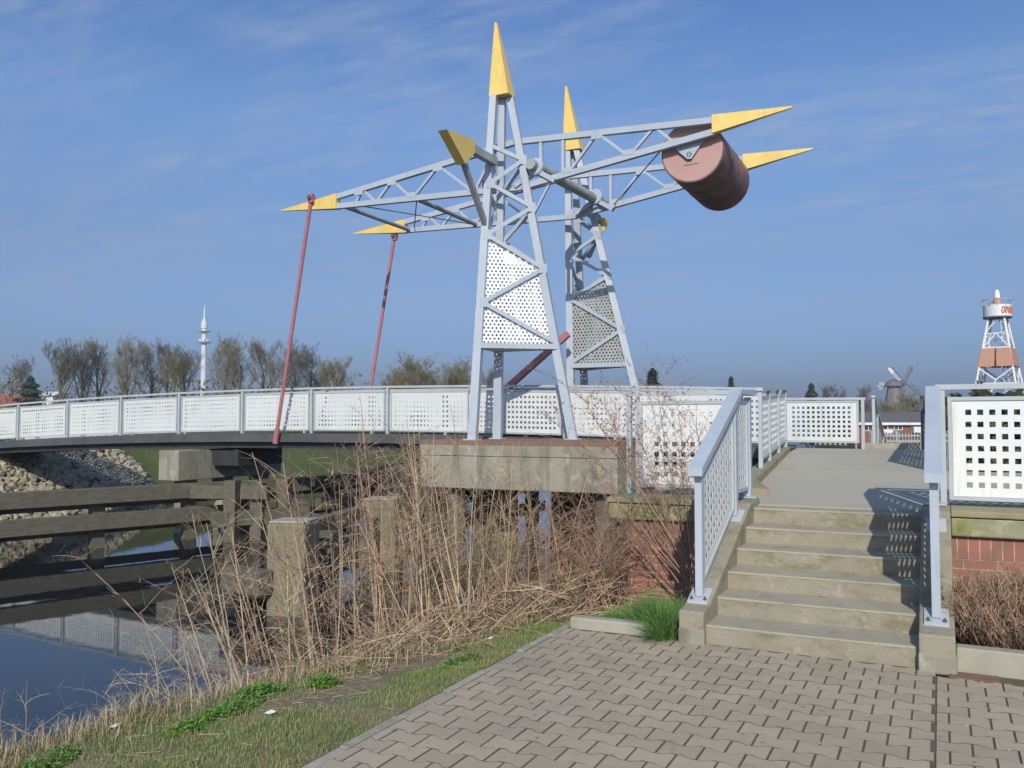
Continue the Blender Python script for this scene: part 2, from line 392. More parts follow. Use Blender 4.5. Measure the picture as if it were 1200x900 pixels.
# ------------------------------------------------------------------ steps with flank walls
SX0, SX1, SY, TR, RI = -1.55, -.155, 6.28, .365, .1367
st = thing('concrete_steps', 'six worn concrete steps between low flank walls up to the path', 'steps', (-.85, 6.28, 0))
for i in range(6):
    y0 = SY + TR * i; y1 = SY + TR * (i + 1) if i < 5 else 8.35
    z0 = -.05 if i == 0 else RI * i - .03; z1 = RI * (i + 1)
    rs = MB().box(SX0, SX1, y0 + .004, y1 + .004, z0, z1 - .018).build('riser', M['concrete_step'], st)
    td = MB(); ns = 90; yb = y1 + (.004 if i < 5 else 0)
    for k in range(ns + 1):
        x = SX0 + .001 + (SX1 - SX0 - .002) * k / ns; j1 = mnoise.noise(Vector((x * 9, i * 7.3, 0))) * .004 + mnoise.noise(Vector((x * 31, i * 3.1, 4))) * .003
        wear = -.006 * math.exp(-((x + .85) / .4) ** 2); rr0 = .010 + .006 * max(0, mnoise.noise(Vector((x * 14, i * 5.1, 9))))
        td.v += [(x, y0 + j1 + .001, z1 - .019), (x, y0 + j1, z1 - rr0), (x, y0 + j1 + rr0 * .4, z1 - rr0 * .35), (x, y0 + j1 + rr0 * 1.1, z1 + wear * .8), (x, y0 + .12, z1 + wear * .5), (x, yb, z1)]
    for k in range(ns):
        for q in range(5): td.f.append((k * 6 + q, (k + 1) * 6 + q, (k + 1) * 6 + q + 1, k * 6 + q + 1))
    td.build('tread', M['tread'], st)
def flank(x0, x1):
    m = MB(); pr = [(6.22, -.05), (6.22, .235), (6.40, .25), (7.98, .865), (8.42, .885), (8.42, -.05)]
    m.prism([(x0, y, z) for y, z in pr], (x1 - x0, 0, 0)); return m
flank(-1.735, SX0 - .001).build('flank_wall', M['concrete_step'], st, bevel=.012, recalc=True)
flank(SX1 + .001, .06).build('flank_wall', M['concrete_step'], st, bevel=.012, recalc=True)
for x0, x1 in ((-1.739, -1.547), (-.158, .064)):
    MB().box(x0, x1, 6.214, 6.40, -.05, .112).build('flank_footing', M['concrete'], st, bevel=.012)

# ------------------------------------------------------------------ landing path and bridge deck
def zr(x): return 2.405 - .00209 * (x + 12.3) ** 2        # handrail height of the bridge
def zdeck(x): return zr(x) - 1.10
def zl(y): return .822 + (y - 8.2) * .0375                # landing surface
lp = MB()
def slab(q, zf, th=.12):
    lp.hexa([(x, y, zf(x, y) - th) for x, y in q] + [(x, y, zf(x, y)) for x, y in q])
rows_y = list(np.linspace(8.36, 17.7, 15))
def left_x(y): return -1.72 - .085 * max(0, y - 8.36) if y > 8.9 else -1.54
def zpath(x, y):
    a = zl(min(y, 15.6)); return a
tops = []
for y in rows_y:
    tops.append([(left_x(y) if y > 8.9 else -1.548, y), (-.05 if y > 12.25 else (9 if y > 8.9 else -.16), y)])
for a, b in zip(rows_y, rows_y[1:]):
    xl0, xl1 = (left_x(a) if a > 8.9 else left_x(b)), left_x(b)
    xr = -.02 if a > 12.2 else 9.0
    if a < 8.4: xl0 = xl1 = -1.73
    slab([(xl0, a), (xr, a), (xr, b), (xl1, b)], zpath)
tag(lp.build('path', M['deck']), kind='structure')
cb = MB()
ysx = list(np.linspace(8.9, 15.4, 8))
for a, b in zip(ysx, ysx[1:]):
    cb.hexa([(left_x(a) - .2, a, zl(a) - .1), (left_x(a), a, zl(a) - .1), (left_x(b), b, zl(b) - .1), (left_x(b) - .2, b, zl(b) - .1), (left_x(a) - .2, a, zl(a) + .09), (left_x(a), a, zl(a) + .085), (left_x(b), b, zl(b) + .085), (left_x(b) - .2, b, zl(b) + .09)])
tag(cb.build('path_kerb', M['mossy_top']), 'low mossy concrete kerb along the left edge of the landing path', 'kerb')
t = MB().box(-2.2, -.35, 17.72, 17.86, .9, 1.21).build('path_kerb', M['kerb'])
tag(t, 'pale concrete sill along the far edge of the landing path', 'kerb')
# earth and retaining block under the landing
ab = thing('abutment', 'left abutment of red brick under a mossy concrete cap, below the twiggy shrub', 'abutment', (-2.3, 8.05, 0))
MB().box(-2.76, -1.74, 8.10, 15.3, -1.6, .655).build('brick_wall', M['brick'], ab)
MB().box(-2.764, -1.737, 8.094, 8.2, .475, .655).build('brick_course', M['soldier'], ab)
MB().box(-2.93, -1.737, 8.04, 9.05, .66, .815).build('cap_beam', M['mossy'], ab, bevel=.015)
MB().box(-2.95, -1.737, 8.02, 9.05, .82, .875).build('cap_slab', M['mossy_top'], ab, bevel=.01)
MB().box(-2.76, -1.8, 9.06, 15.3, .65, .84).build('fill', M['ground'], ab)
ab2 = thing('abutment', 'right abutment of red brick under a mossy concrete cap, above the heath bed', 'abutment', (3, 8.05, 0))
MB().box(.064, 9, 8.10, 8.8, -.4, .655).build('brick_wall', M['brick'], ab2)
MB().box(.064, 9, 8.094, 8.2, .475, .655).build('brick_course', M['soldier'], ab2)
MB().box(.063, 9, 8.04, 8.85, .66, .815).build('cap_beam', M['mossy'], ab2, bevel=.015)
MB().box(.063, 9, 8.02, 8.85, .82, .872).build('cap_slab', M['mossy_top'], ab2, bevel=.01)
MB().box(.08, 9, 8.9, 12.3, -.4, .73).build('fill', M['concrete'], ab2)
MB().box(-1.7, -.03, 8.5, 17.6, -1.2, .69).build('fill', M['concrete'], ab2)

YN, YF = 15.70, 17.45
fb = thing('footbridge', 'narrow black edged footbridge deck arching over the canal', 'footbridge', (-13, 16.5, 1))
xsb = list(np.linspace(-40, -2.55, 19))
dk = MB(); fa = [MB(), MB()]; fl = [MB(), MB()]
for a, b in zip(xsb, xsb[1:]):
    za, zb = zdeck(a), zdeck(b)
    dk.hexa([(a, YN - .12, za - .12), (b, YN - .12, zb - .12), (b, YF + .12, zb - .12), (a, YF + .12, za - .12), (a, YN - .12, za), (b, YN - .12, zb), (b, YF + .12, zb), (a, YF + .12, za)])
    for m_, y0, y1 in ((fa[0], YN - .20, YN - .121), (fa[1], YF + .121, YF + .20)):
        m_.hexa([(a, y0, za - .15), (b, y0, zb - .15), (b, y1, zb - .15), (a, y1, za - .15), (a, y0, za + .05), (b, y0, zb + .05), (b, y1, zb + .05), (a, y1, za + .05)])
    for m_, y0, y1 in ((fl[0], YN - .05, YN + .1), (fl[1], YF - .1, YF + .05)):
        m_.hexa([(a, y0, za - .30), (b, y0, zb - .30), (b, y1, zb - .30), (a, y1, za - .30), (a, y0, za - .125), (b, y0, zb - .125), (b, y1, zb - .125), (a, y1, za - .125)])
dk.build('deck_plate', M['dark'], fb); [m_.build('edge_beam', M['dark'], fb) for m_ in fa]; [m_.build('main_girder', M['black'], fb) for m_ in fl]
for i in range(10):
    x = -22 + 2 * i
    MB().box(x - .06, x + .06, YN + .11, YF - .11, zdeck(x) - .27, zdeck(x) - .13).build('cross_beam', M['black'], fb)
MB().box(-4.7, -2.45, 15.35, 17.9, -1.6, .82).build('end_block', M['concrete'], fb)

# ------------------------------------------------------------------ perforated railings
def perforated(w, h, pitch=.092, hole=.047, margin=.075, th=.004):
    """white sheet with square holes, local x 0..w, z 0..h, seen along y"""
    nx_ = int((w - 2 * margin + pitch - hole) / pitch); nz_ = 7; pz = min(.105, (h - 2 * margin - hole) / 6)
    mx = (w - (nx_ - 1) * pitch - hole) / 2; mz = (h - (nz_ - 1) * pz - hole) / 2
    X = [0]; Z = [0]
    for i in range(nx_): X += [mx + i * pitch, mx + i * pitch + hole]
    for i in range(nz_): Z += [mz + i * pz, mz + i * pz + hole]
    X.append(w); Z.append(h); m = MB(); a = len(X)
    for yy in (-th / 2, th / 2):
        for z in Z:
            for x in X: m.v.append((x, yy, z))
    o = len(X) * len(Z)
    idx = lambda i, j: j * a + i
    for j in range(len(Z) - 1):
        for i in range(a - 1):
            q = (idx(i, j), idx(i + 1, j), idx(i + 1, j + 1), idx(i, j + 1))
            if i % 2 == 1 and j % 2 == 1:
                for k in range(4): m.f.append((q[k] + o, q[(k + 1) % 4] + o, q[(k + 1) % 4], q[k]))
            else:
                m.f.append(q); m.f.append(tuple(v + o for v in reversed(q)))
    return m
def frame(w, h, t=.035, d=.03):
    m = MB(); e = .002
    m.box(-t, w + t, -d / 2, d / 2, -t, -e); m.box(-t, w + t, -d / 2, d / 2, h + e, h + t)
    m.box(-t, -e, -d / 2, d / 2, -e, h + e); m.box(w + e, w + t, -d / 2, d / 2, -e, h + e); return m
def place(m, p, dx, dy, slope):
    """local panel coordinates to the world: x along (dx,dy), z up and sheared by the slope"""
    out = MB(); out.f = m.f
    out.v = [(p[0] + x * dx - y * dy, p[1] + x * dy + y * dx, p[2] + z + slope * x) for x, y, z in m.v]
    return out
def railing(root, posts, height=1.06, sheet='white', steel='galv', rail_w=.07, rail_h=.045, post_w=.05, gap_b=.09, gap_t=.11, inset=.075, ov=.05, rail_mat=None, plates=False, panels=None, hand=True):
    """posts: list of (x,y,z) base points along one run"""
    P = [Vector(p) for p in posts]
    if hand:
        hr = MB()
        for i, (a, b) in enumerate(zip(P, P[1:])):
            d = (b - a); u = d.normalized()
            a2 = a - u * (ov if i == 0 else 0); b2 = b + u * (ov if i == len(P) - 2 else 0)
            s = Vector((u.y, -u.x, 0)).normalized() * rail_w / 2
            up = Vector((0, 0, rail_h)); A0 = a2 + Vector((0, 0, height - rail_h)); B0 = b2 + Vector((0, 0, height - rail_h))
            hr.hexa([A0 - s, A0 + s, B0 + s, B0 - s, A0 - s + up, A0 + s + up, B0 + s + up, B0 - s + up])
        hr.build('handrail', M[rail_mat or steel], root, recalc=True)
    for i, a in enumerate(P):
        MB().box(a.x - post_w / 2, a.x + post_w / 2, a.y - post_w / 2, a.y + post_w / 2, a.z - .06, a.z + height - rail_h - .002).build('post', M[steel], root)
        if plates:
            MB().box(a.x - .075, a.x + .075, a.y - .08, a.y + .08, a.z - .01, a.z + .012).build('base_plate', M[steel], root)
    for i, (a, b) in enumerate(zip(P, P[1:])):
        if panels is not None and i not in panels: continue
        d = b - a; l = math.hypot(d.x, d.y); dx, dy = d.x / l, d.y / l; slope = d.z / l
        t = .035; w_ = l - 2 * inset - 2 * t; h_ = height - gap_b - gap_t - 2 * t
        if w_ < .12: continue
        o = (a.x + dx * (inset + t), a.y + dy * (inset + t), a.z + gap_b + t + slope * (inset + t))
        fr = place(frame(w_, h_), o, dx, dy, slope).build('panel_frame', M[steel], root)
        place(perforated(w_, h_), o, dx, dy, slope).build('perforated_sheet', M[sheet], fr)

br = thing('bridge_railing', 'long pale perforated railing on the near side of the bridge deck', 'railing', (-13, YN, 1.2))
railing(br, [(x, YN, zdeck(x) + .02) for x in [-23.43 + 2.1 * k for k in range(-5, 10)] + [-2.5]], height=1.08, post_w=.06)
br2 = thing('bridge_railing', 'perforated railing on the far side of the bridge deck, glimpsed through the near one', 'railing', (-13, YF, 1.2))
railing(br2, [(x, YF, zdeck(x) + .02) for x in [-23.0 + 2.1 * k for k in range(-5, 10)]], height=1.08, post_w=.06)
br3 = thing('path_railing', 'bright white perforated railing panel facing the steps across the far edge of the path', 'railing', (-2, YF, 1.1))
railing(br3, [(-2.80, YF + .02, 1.10), (-1.30, YF + .02, 1.09)], height=.98, gap_b=.12, gap_t=.06, post_w=.055)
br4 = thing('path_railing', 'short run of grey shaded perforated railing along the left side of the landing path', 'railing', (-2.2, 13, 1))
railing(br4, [(left_x(y) - .08, y, zl(y) + .09) for y in (11.2, 12.4, 14.0, 15.55)], height=1.02, sheet='white_moss', plates=False)
br5 = thing('stair_railing', 'grey railing with broad sloping handrail on the left flank of the steps', 'railing', (-1.65, 7, .5))
def zfl(y): return .25 + (y - 6.40) * (.615 / 1.58) if y < 7.98 else .885
xl = -1.645
def stair_rail(root, xc, sheet, hw=.11):
    for a in ((xc, 6.50, zfl(6.5) + .01), (xc, 7.74, zfl(7.74) + .01), (xc, 8.38, .89)):
        MB().box(a[0] - .027, a[0] + .027, a[1] - .035, a[1] + .035, a[2], (1.285 + (a[1] - 6.44) * .425 if a[1] < 7.9 else 1.90) - .062).build('post', M['steel'], root)
    sl = .615 / 1.58
    for (y, z) in ((6.50, zfl(6.5)), (7.74, zfl(7.74))):
        pl = MB().hexa([(xc - .075, y - .09, z - .09 * sl), (xc + .075, y - .09, z - .09 * sl), (xc + .075, y + .09, z + .09 * sl), (xc - .075, y + .09, z + .09 * sl)] + [(xc - .075, y - .09, z - .09 * sl + .016), (xc + .075, y - .09, z - .09 * sl + .016), (xc + .075, y + .09, z + .09 * sl + .016), (xc - .075, y + .09, z + .09 * sl + .016)])
        pl.build('base_plate', M['galv'], root)
    MB().box(xc - .08, xc + .08, 8.29, 8.46, .886, .90).build('base_plate', M['galv'], root)
    for sx_ in (-.05, .05):
        z_ = zfl(6.5) - .06 * sl + .014
        MB().lathe([(.013, 0), (.013, .014), (.006, .016), (.006, .026)], (xc + sx_, 6.44, z_), 6).build('bolt', M['dark'], root)
    hr = MB(); s0 = .425; y0, y1 = 6.38, 7.88; za = 1.26; zb = 1.90; t = .06
    hr.hexa([(xc - hw / 2, y0, za - t), (xc + hw / 2, y0, za - t), (xc + hw / 2, y1, zb - t), (xc - hw / 2, y1, zb - t), (xc - hw / 2, y0, za), (xc + hw / 2, y0, za), (xc + hw / 2, y1, zb), (xc - hw / 2, y1, zb)])
    hr.build('handrail', M['steel'], root)
    hr = MB().box(xc - hw / 2, xc + hw / 2, 7.882, 8.46, 1.858, 1.90).build('handrail', M['steel'], root)
    # sloped sheet between first and second post, level sheet to the third
    w_ = 1.04; sl2 = .41
    o = (xc, 6.60, zfl(6.60) + .10)
    fr = place(frame(w_, .76), o, 0, 1, sl2).build('panel_frame', M['galv'], root)
    place(perforated(w_, .76), o, 0, 1, sl2).build('perforated_sheet', M[sheet], fr)
    o = (xc, 7.85, 1.0)
    fr = place(frame(.42, .78), o, 0, 1, 0).build('panel_frame', M['galv'], root)
    place(perforated(.42, .78, margin=.06), o, 0, 1, 0).build('perforated_sheet', M[sheet], fr)
stair_rail(br5, xl, 'white_moss')
br6 = thing('stair_railing', 'grey railing with broad sloping handrail on the right flank of the steps', 'railing', (-.05, 7, .5))
stair_rail(br6, -.048, 'white_moss')
br7 = thing('abutment_railing', 'white perforated railing on the left abutment cap, behind the twiggy shrub', 'railing', (-2.3, 8.5, .9))
railing(br7, [(-2.87, 8.50, .876), (-1.74, 8.50, .876)], height=1.04, sheet='white_moss', gap_b=.07, gap_t=.10, inset=.11)
br7b = MB()
MB().box(-2.80, -2.76, 8.485, 8.515, .86, 1.86).build('upright', M['galv'], br7)
br8 = thing('abutment_railing', 'large bright white perforated railing on the right abutment cap', 'railing', (1.5, 8.5, .9))
railing(br8, [(.015, 8.50, .873), (1.62, 8.50, .873), (3.2, 8.50, .873), (4.8, 8.50, .873)], height=1.06, gap_b=.05, gap_t=.11, inset=.045, sheet='white_moss')
br9 = thing('path_railing', 'white perforated railing on the right side of the path behind the abutment railing', 'railing', (-.1, 14, 1))
railing(br9, [(-.08, y, zl(y)) for y in (12.25, 13.9, 15.6)] + [(-.08, 17.4, 1.1)], height=1.05)
def down_rail(label, x, dark):
    r = thing('ramp_railing', label, 'railing', (x, 18, 1)); stl = 'galv' if not dark else 'dark'  # dark run: shade of its unlit side is put into a darker steel
    pts = [(x, 17.75, 1.10), (x, 18.7, .82), (x + .02, 20.2, .35), (x + .02, 21.7, -.1)]
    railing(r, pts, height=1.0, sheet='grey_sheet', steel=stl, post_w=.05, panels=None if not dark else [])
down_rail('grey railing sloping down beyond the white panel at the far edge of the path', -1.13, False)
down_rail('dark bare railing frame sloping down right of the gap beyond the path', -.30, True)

# ------------------------------------------------------------------ piers
def pier(label, x0, x1, y0, y1, ys_):
    p = thing('concrete_pier', label, 'pier', ((x0 + x1) / 2, (y0 + y1) / 2, .4))
    MB().box(x0, x1, y0, y1, .40, .985).build('pier_beam', M['concrete'], p, bevel=.015)
    MB().box(x0 - .004, x1 + .004, y0 - .004, y1 + .004, .992, 1.185).build('pier_capping', M['concrete'], p, bevel=.01)
    MB().box(x0 + .01, x1 - .01, y0 + .01, y1 - .01, 1.187, 1.275).build('brick_coping', M['rowlock'], p)
    for x in (x0 + .55, x1 - .35):
        for y in ys_: MB().tube([(x, y, -2.6), (x, y, .40)], .19, 10).build('pile', M['timber'], p)
    MB().box(x1 - (.95 if y0 < 16 else 3.2), x1 - .3, y1 - .25, y1 - .1, -2.6, .40).build('pier_wall', M['timber'], p)  # added dark walls, hiding the bright water behind the piles
    MB().box(x0 + .3, x0 + 1.25, y1 - .25, y1 - .1, -2.6, .40).build('pier_wall', M['timber'], p)
    return p
pier('weathered concrete pier with brown brick coping carrying the near pylon', -8.72, -4.84, 13.70, 15.42, (14.1, 15.1))
pier('concrete pier carrying the far pylon beyond the deck', -8.4, -4.9, 17.72, 19.2, (18.2, 19.0))
cp = thing('concrete_pier', 'stained concrete cross head standing in the canal under the lifting span', 'pier', (-15.9, 16, 0))
MB().box(-16.75, -16.1, 14.75, 18.3, .22, .93).build('cross_head', M['concrete'], cp, bevel=.015)
for y in (15.3, 16.5, 17.8):
    MB().box(-16.62, -16.25, y - .18, y + .18, -2.6, .22).build('column', M['concrete'], cp)
MB().box(-16.05, -15.2, 15.75, 17.3, .55, .93).build('bearing_block', M['black'], cp)

# ------------------------------------------------------------------ timber fenders and mooring posts
def fender(label, a, b, tops, posts, hgt=.30, mat='timber', post_top=.12, back=False):
    f = thing('timber_fender', label, 'fender', (a[0], a[1], -.5))
    va = Vector((a[0], a[1], 0)); vb = Vector((b[0], b[1], 0)); d = (vb - va).normalized(); nrm = Vector((d.y, -d.x, 0))
    for zt in tops:
        MB().bar(va + Vector((0, 0, zt - hgt / 2)) + nrm * .14, vb + Vector((0, 0, zt - hgt / 2)) + nrm * .14, .2, hgt).build('rail', M[mat], f, bevel=.015)
        if back: MB().bar(va + Vector((0, 0, zt - hgt / 2 - .22)) - nrm * .36, vb + Vector((0, 0, zt - hgt / 2 - .22)) - nrm * .36, .2, hgt * .5).build('rail', M[mat], f, bevel=.015)
    l = (vb - va).length
    for k in range(posts):
        p = va + d * (l * (k + .5) / posts) - nrm * .1
        m = MB(); m.bar((p.x, p.y, -2.6), (p.x, p.y, post_top + .04), .26, .26, up=d); m.build('pile', M[mat], f)
    return f
fender('long dark timber fender of two rails along the far side of the channel', (-19.6, 2.1), (-14.5, 17.4), (.215, -.33), 8, hgt=.33, back=True)
fender('dark timber fender continuing beyond the bridge on the far side of the channel', (-14.5, 17.7), (-14.5, 25), (.215, -.33), 4, hgt=.33, back=True)
fender('dark timber fender of two rails between the two tall mooring posts', (-9.28, 13.25), (-8.25, 9.7), (.12, -.42), 2, hgt=.26, post_top=-.1)
fender('dark timber fender beside the near pylon pier', (-9.15, 20.5), (-9.15, 13.6), (.12, -.42), 3, hgt=.26)
dp = thing('pile_cluster', 'cluster of dark greenish timber piles with a cross beam beside the canal pier', 'piles', (-13.9, 15.2, -1))
for x, y, t_ in ((-14.25, 14.6, .30), (-13.95, 15.1, .22), (-13.75, 15.75, .28), (-14.5, 15.3, .18)):
    MB().bar((x, y, -2.6), (x, y, t_), .27, .27, up=(1, .3, 0)).build('pile', M['timber'], dp)
MB().bar((-14.45, 14.2, -.55), (-13.45, 16.2, -.55), .22, .34).build('cross_beam', M['timber'], dp, bevel=.015)
MB().bar((-15.6, 14.35, .02), (-13.6, 15.05, .02), .22, .3).build('cross_beam', M['timber'], dp, bevel=.015)
def mooring(label, x, y, top, s, tilt):
    p = thing('mooring_post', label, 'post', (x, y, -1))
    ang = math.atan2(-3.3, 1.04); d = Vector((math.cos(ang), math.sin(ang), 0)); nr = Vector((d.y, -d.x, 0))
    MB().bar((x, y, -2.6), (x + tilt, y, top), s, s, up=d).build('shaft', M['timber_post'], p, bevel=.03)
    MB().bar((x + tilt, y, top + .001), (x + tilt, y, top + .03), s * .93, s * .93, up=d).build('cap', M['kerb'], p, bevel=.01)
    return p
mooring('tall square mooring post of grey green timber, nearer of two, behind the tall canes', -8.22, 9.62, .20, .56, 0)
mooring('tall square mooring post of grey green timber, farther of two, left of the pier', -9.02, 12.95, .22, .62, 0)
t = MB().bar((-9.15, 9.3, -.60), (-8.3, 9.15, -.60), .26, .34).build('floating_beam', M['timber'], bevel=.03)
tag(t, 'short dark timber waling fixed by the nearer mooring post', 'timber beam')

# ------------------------------------------------------------------ pylons
def lerp(a, b, t): return Vector(a) + (Vector(b) - Vector(a)) * t
def hexsheet(poly, nrm_hint, pitch=.078, hole=.024):
    """perforated sheet with staggered round holes cut to a planar polygon"""
    P = [Vector(p) for p in poly]; o = P[0]; ex = (P[1] - o).normalized(); nz = ex.cross(P[2] - o).normalized(); ey = nz.cross(ex)
    loc = [((p - o).dot(ex), (p - o).dot(ey)) for p in P]
    x0 = min(p[0] for p in loc) - .1; x1 = max(p[0] for p in loc) + .1; y0 = min(p[1] for p in loc) - .1; y1 = max(p[1] for p in loc) + .1
    bm = bmesh.new(); rO = pitch / math.sqrt(3); cache = {}
    def vert(x, y):
        k = (round(x, 4), round(y, 4))
        if k not in cache: cache[k] = bm.verts.new((x, y, 0))
        return cache[k]
    ny = int((y1 - y0) / (1.5 * rO)) + 1; nx_ = int((x1 - x0) / pitch) + 1
    for j in range(ny):
        for i in range(nx_):
            cx_ = x0 + i * pitch + (pitch / 2 if j % 2 else 0); cy_ = y0 + j * 1.5 * rO
            out = [vert(cx_ + rO * math.sin(k * math.pi / 3), cy_ + rO * math.cos(k * math.pi / 3)) for k in range(6)]
            inn = [bm.verts.new((cx_ + hole * math.sin(k * math.pi / 3), cy_ + hole * math.cos(k * math.pi / 3), 0)) for k in range(6)]
            for k in range(6):
                q = (out[k], inn[k], inn[(k + 1) % 6], out[(k + 1) % 6])
                try: bm.faces.new(q)
                except ValueError: pass
    n = len(loc); area = sum(loc[i][0] * loc[(i + 1) % n][1] - loc[(i + 1) % n][0] * loc[i][1] for i in range(n))
    for i in range(n):
        a = Vector((*loc[i], 0)); b = Vector((*loc[(i + 1) % n], 0)); e = b - a
        out_n = Vector((e.y, -e.x, 0)) * (1 if area > 0 else -1)
        bmesh.ops.bisect_plane(bm, geom=bm.verts[:] + bm.edges[:] + bm.faces[:], plane_co=a, plane_no=out_n, clear_outer=True)
    bmesh.ops.solidify(bm, geom=bm.faces[:], thickness=.004)
    m = MB(); bm.verts.ensure_lookup_table(); bm.verts.index_update()
    m.v = [tuple(o + ex * v.co.x + ey * v.co.y + nz * v.co.z) for v in bm.verts]
    m.f = [tuple(v.index for v in f.verts) for f in bm.faces]; bm.free(); return m
def pylon(label, feet, tops, zbar, nodesL, nodesR, outer, sheet, spike_tip, spike_base, faces, arrow):
    """feet/tops: dicts of L,R,M; nodes: heights at which the zigzag meets the legs"""
    p = thing('pylon', label, 'pylon', (sum(f[0] for f in feet.values()) / 3, sum(f[1] for f in feet.values()) / 3, 1.275))
    def at(k, z):
        f, t = feet[k], tops[k]; return lerp(f, t, (z - f[2]) / (t[2] - f[2]))
    cen = lambda z: (at('L', z) + at('R', z) + at('M', z)) / 3
    for k in 'LRM':
        MB().bar(feet[k], tops[k], .16, .16, up=(1, .2, 0), w2=.13, h2=.13).build('leg', M['steel'], p)
        f = feet[k]; MB().box(f[0] - .13, f[0] + .13, f[1] - .13, f[1] + .13, f[2] - .002, f[2] + .022).build('foot_plate', M['steel'], p)
    def off(pt, a, b, d):      # push a point outward from the pylon axis
        m_ = (at(a, pt.z) + at(b, pt.z)) / 2; v = m_ - cen(pt.z); v.z = 0
        return pt + v.normalized() * d if v.length > 1e-6 else pt
    for (a, b, na, nb, sheet_top, with_sheet) in faces:
        A0, B0 = off(at(a, zbar), a, b, .05), off(at(b, zbar), a, b, .05)
        MB().bar(A0, B0, .09, .10).build('base_bar', M['steel'], p)
        seq = [('B', zbar + .06)]
        za, zb = list(na), list(nb); turn = 'A'
        while (turn == 'A' and za) or (turn == 'B' and zb):
            seq.append((turn, za.pop(0) if turn == 'A' else zb.pop(0))); turn = 'B' if turn == 'A' else 'A'
        pts = [off(at(a if s == 'A' else b, z), a, b, .062) for s, z in seq]
        for q, r_ in zip(pts, pts[1:]):
            d = (r_ - q).normalized()
            MB().bar(q + d * .03, r_ - d * .03, .05, .075).build('brace', M['steel'], p)
        if with_sheet:
            zt_a, zt_b = sheet_top
            ins = .03
            poly = [off(lerp(at(a, zbar + .03), at(b, zbar + .03), ins), a, b, .02), off(lerp(at(b, zbar + .03), at(a, zbar + .03), ins), a, b, .02), off(lerp(at(b, zt_b), at(a, zt_b), ins), a, b, .02), off(lerp(at(a, zt_a), at(b, zt_a), ins), a, b, .02)]
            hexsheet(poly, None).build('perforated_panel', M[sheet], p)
    for (a, b, na, nb, _t, _s) in faces[:2]:
        for kk, zs_ in ((a, na), (b, nb)):
            for z_ in zs_[:3]:
                q = off(at(kk, z_), a, b, .088); o2 = at(b if kk == a else a, z_); e = (o2 - at(kk, z_)); e.z = 0; e.normalize()
                MB().bar(q + e * .02 + Vector((0, 0, -.09)), q + e * .02 + Vector((0, 0, .09)), .008, .15, up=e).build('gusset_plate', M['steel'], p)
    lo = [lerp(cen(zbar), at(k, zbar), .95) + Vector((0, 0, -.055)) for k in 'LRM']
    hexsheet(lo, None).build('floor_grating', M['steel_dull'], p)
    # spike
    bx, by, bz = spike_base; s = .21
    MB().frustum([(bx - s, by - s * .75, bz), (bx + s, by - s * .75, bz), (bx + s, by + s * .75, bz), (bx - s, by + s * .75, bz)], [(spike_tip[0] - .02, spike_tip[1] - .03, spike_tip[2]), (spike_tip[0] + .02, spike_tip[1] - .03, spike_tip[2]), (spike_tip[0] + .02, spike_tip[1] + .03, spike_tip[2]), (spike_tip[0] - .02, spike_tip[1] + .03, spike_tip[2])]).build('spike', M['yellow'], p)
    # outrigger: arm, strut, wedge
    a0, a1, s0, s1, wedge, wext = arrow
    MB().bar(a0, a1, .13, .15).build('outrigger_arm', M['steel_dull'], p)
    MB().bar(s0, s1, .09, .10).build('outrigger_strut', M['steel_dull'], p)
    MB().prism(wedge, wext).build('outrigger_wedge', M['yellow'], p, recalc=True)
    return p
feet = {'L': (-7.72, 13.92, 1.275), 'R': (-6.20, 15.08, 1.275), 'M': (-7.80, 15.08, 1.275)}
tops = {'L': (-7.56, 14.44, 7.86), 'R': (-7.31, 14.66, 7.86), 'M': (-7.50, 14.68, 7.86)}
NL = (3.84, 5.13, 6.12, 6.85); NR = (4.52, 5.70, 6.62)
pylon('near blue grey lattice pylon with yellow spike and bright white perforated panels', feet, tops, 3.03, NL, NR, -1, 'white_tower', (-7.58, 14.58, 9.36), (-7.45, 14.58, 7.87),
      [('L', 'R', NL, NR, (5.10, 4.50), True), ('L', 'M', NL, NR, (5.10, 4.50), True), ('M', 'R', NL, NR, (5.1, 4.5), True)],
      ((-7.50, 14.36, 6.55), (-7.50, 13.38, 6.55), (-7.62, 14.24, 5.30), (-7.50, 13.12, 6.28),
       [(-7.60, 12.46, 6.585), (-7.60, 13.46, 6.69), (-7.60, 13.46, 6.47), (-7.60, 13.10, 6.16)], (.18, 0, 0)))
feet2 = {'L': (-7.36, 17.80, 1.275), 'R': (-5.60, 17.80, 1.275), 'M': (-7.45, 18.95, 1.275)}
tops2 = {'L': (-7.46, 17.88, 7.75), 'R': (-7.25, 17.90, 7.75), 'M': (-7.38, 18.08, 7.75)}
FR_, FL_ = (3.62, 4.82, 5.75), (4.36, 5.35, 6.3)
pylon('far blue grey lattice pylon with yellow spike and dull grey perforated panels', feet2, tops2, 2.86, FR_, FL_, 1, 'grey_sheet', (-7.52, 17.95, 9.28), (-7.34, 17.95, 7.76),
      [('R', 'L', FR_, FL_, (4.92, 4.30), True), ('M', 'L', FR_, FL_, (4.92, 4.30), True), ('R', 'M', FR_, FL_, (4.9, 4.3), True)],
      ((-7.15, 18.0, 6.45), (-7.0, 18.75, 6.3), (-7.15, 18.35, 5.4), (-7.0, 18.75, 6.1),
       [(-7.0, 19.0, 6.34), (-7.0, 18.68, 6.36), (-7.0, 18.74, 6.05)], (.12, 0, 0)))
t = MB().bar((-8.62, 17.2, 2.40), (-7.18, 17.2, 3.52), .13, .13).build('barrier_arm', M['pink'])
tag(t, 'faded pink red square arm rising diagonally behind the near pylon', 'barrier arm')

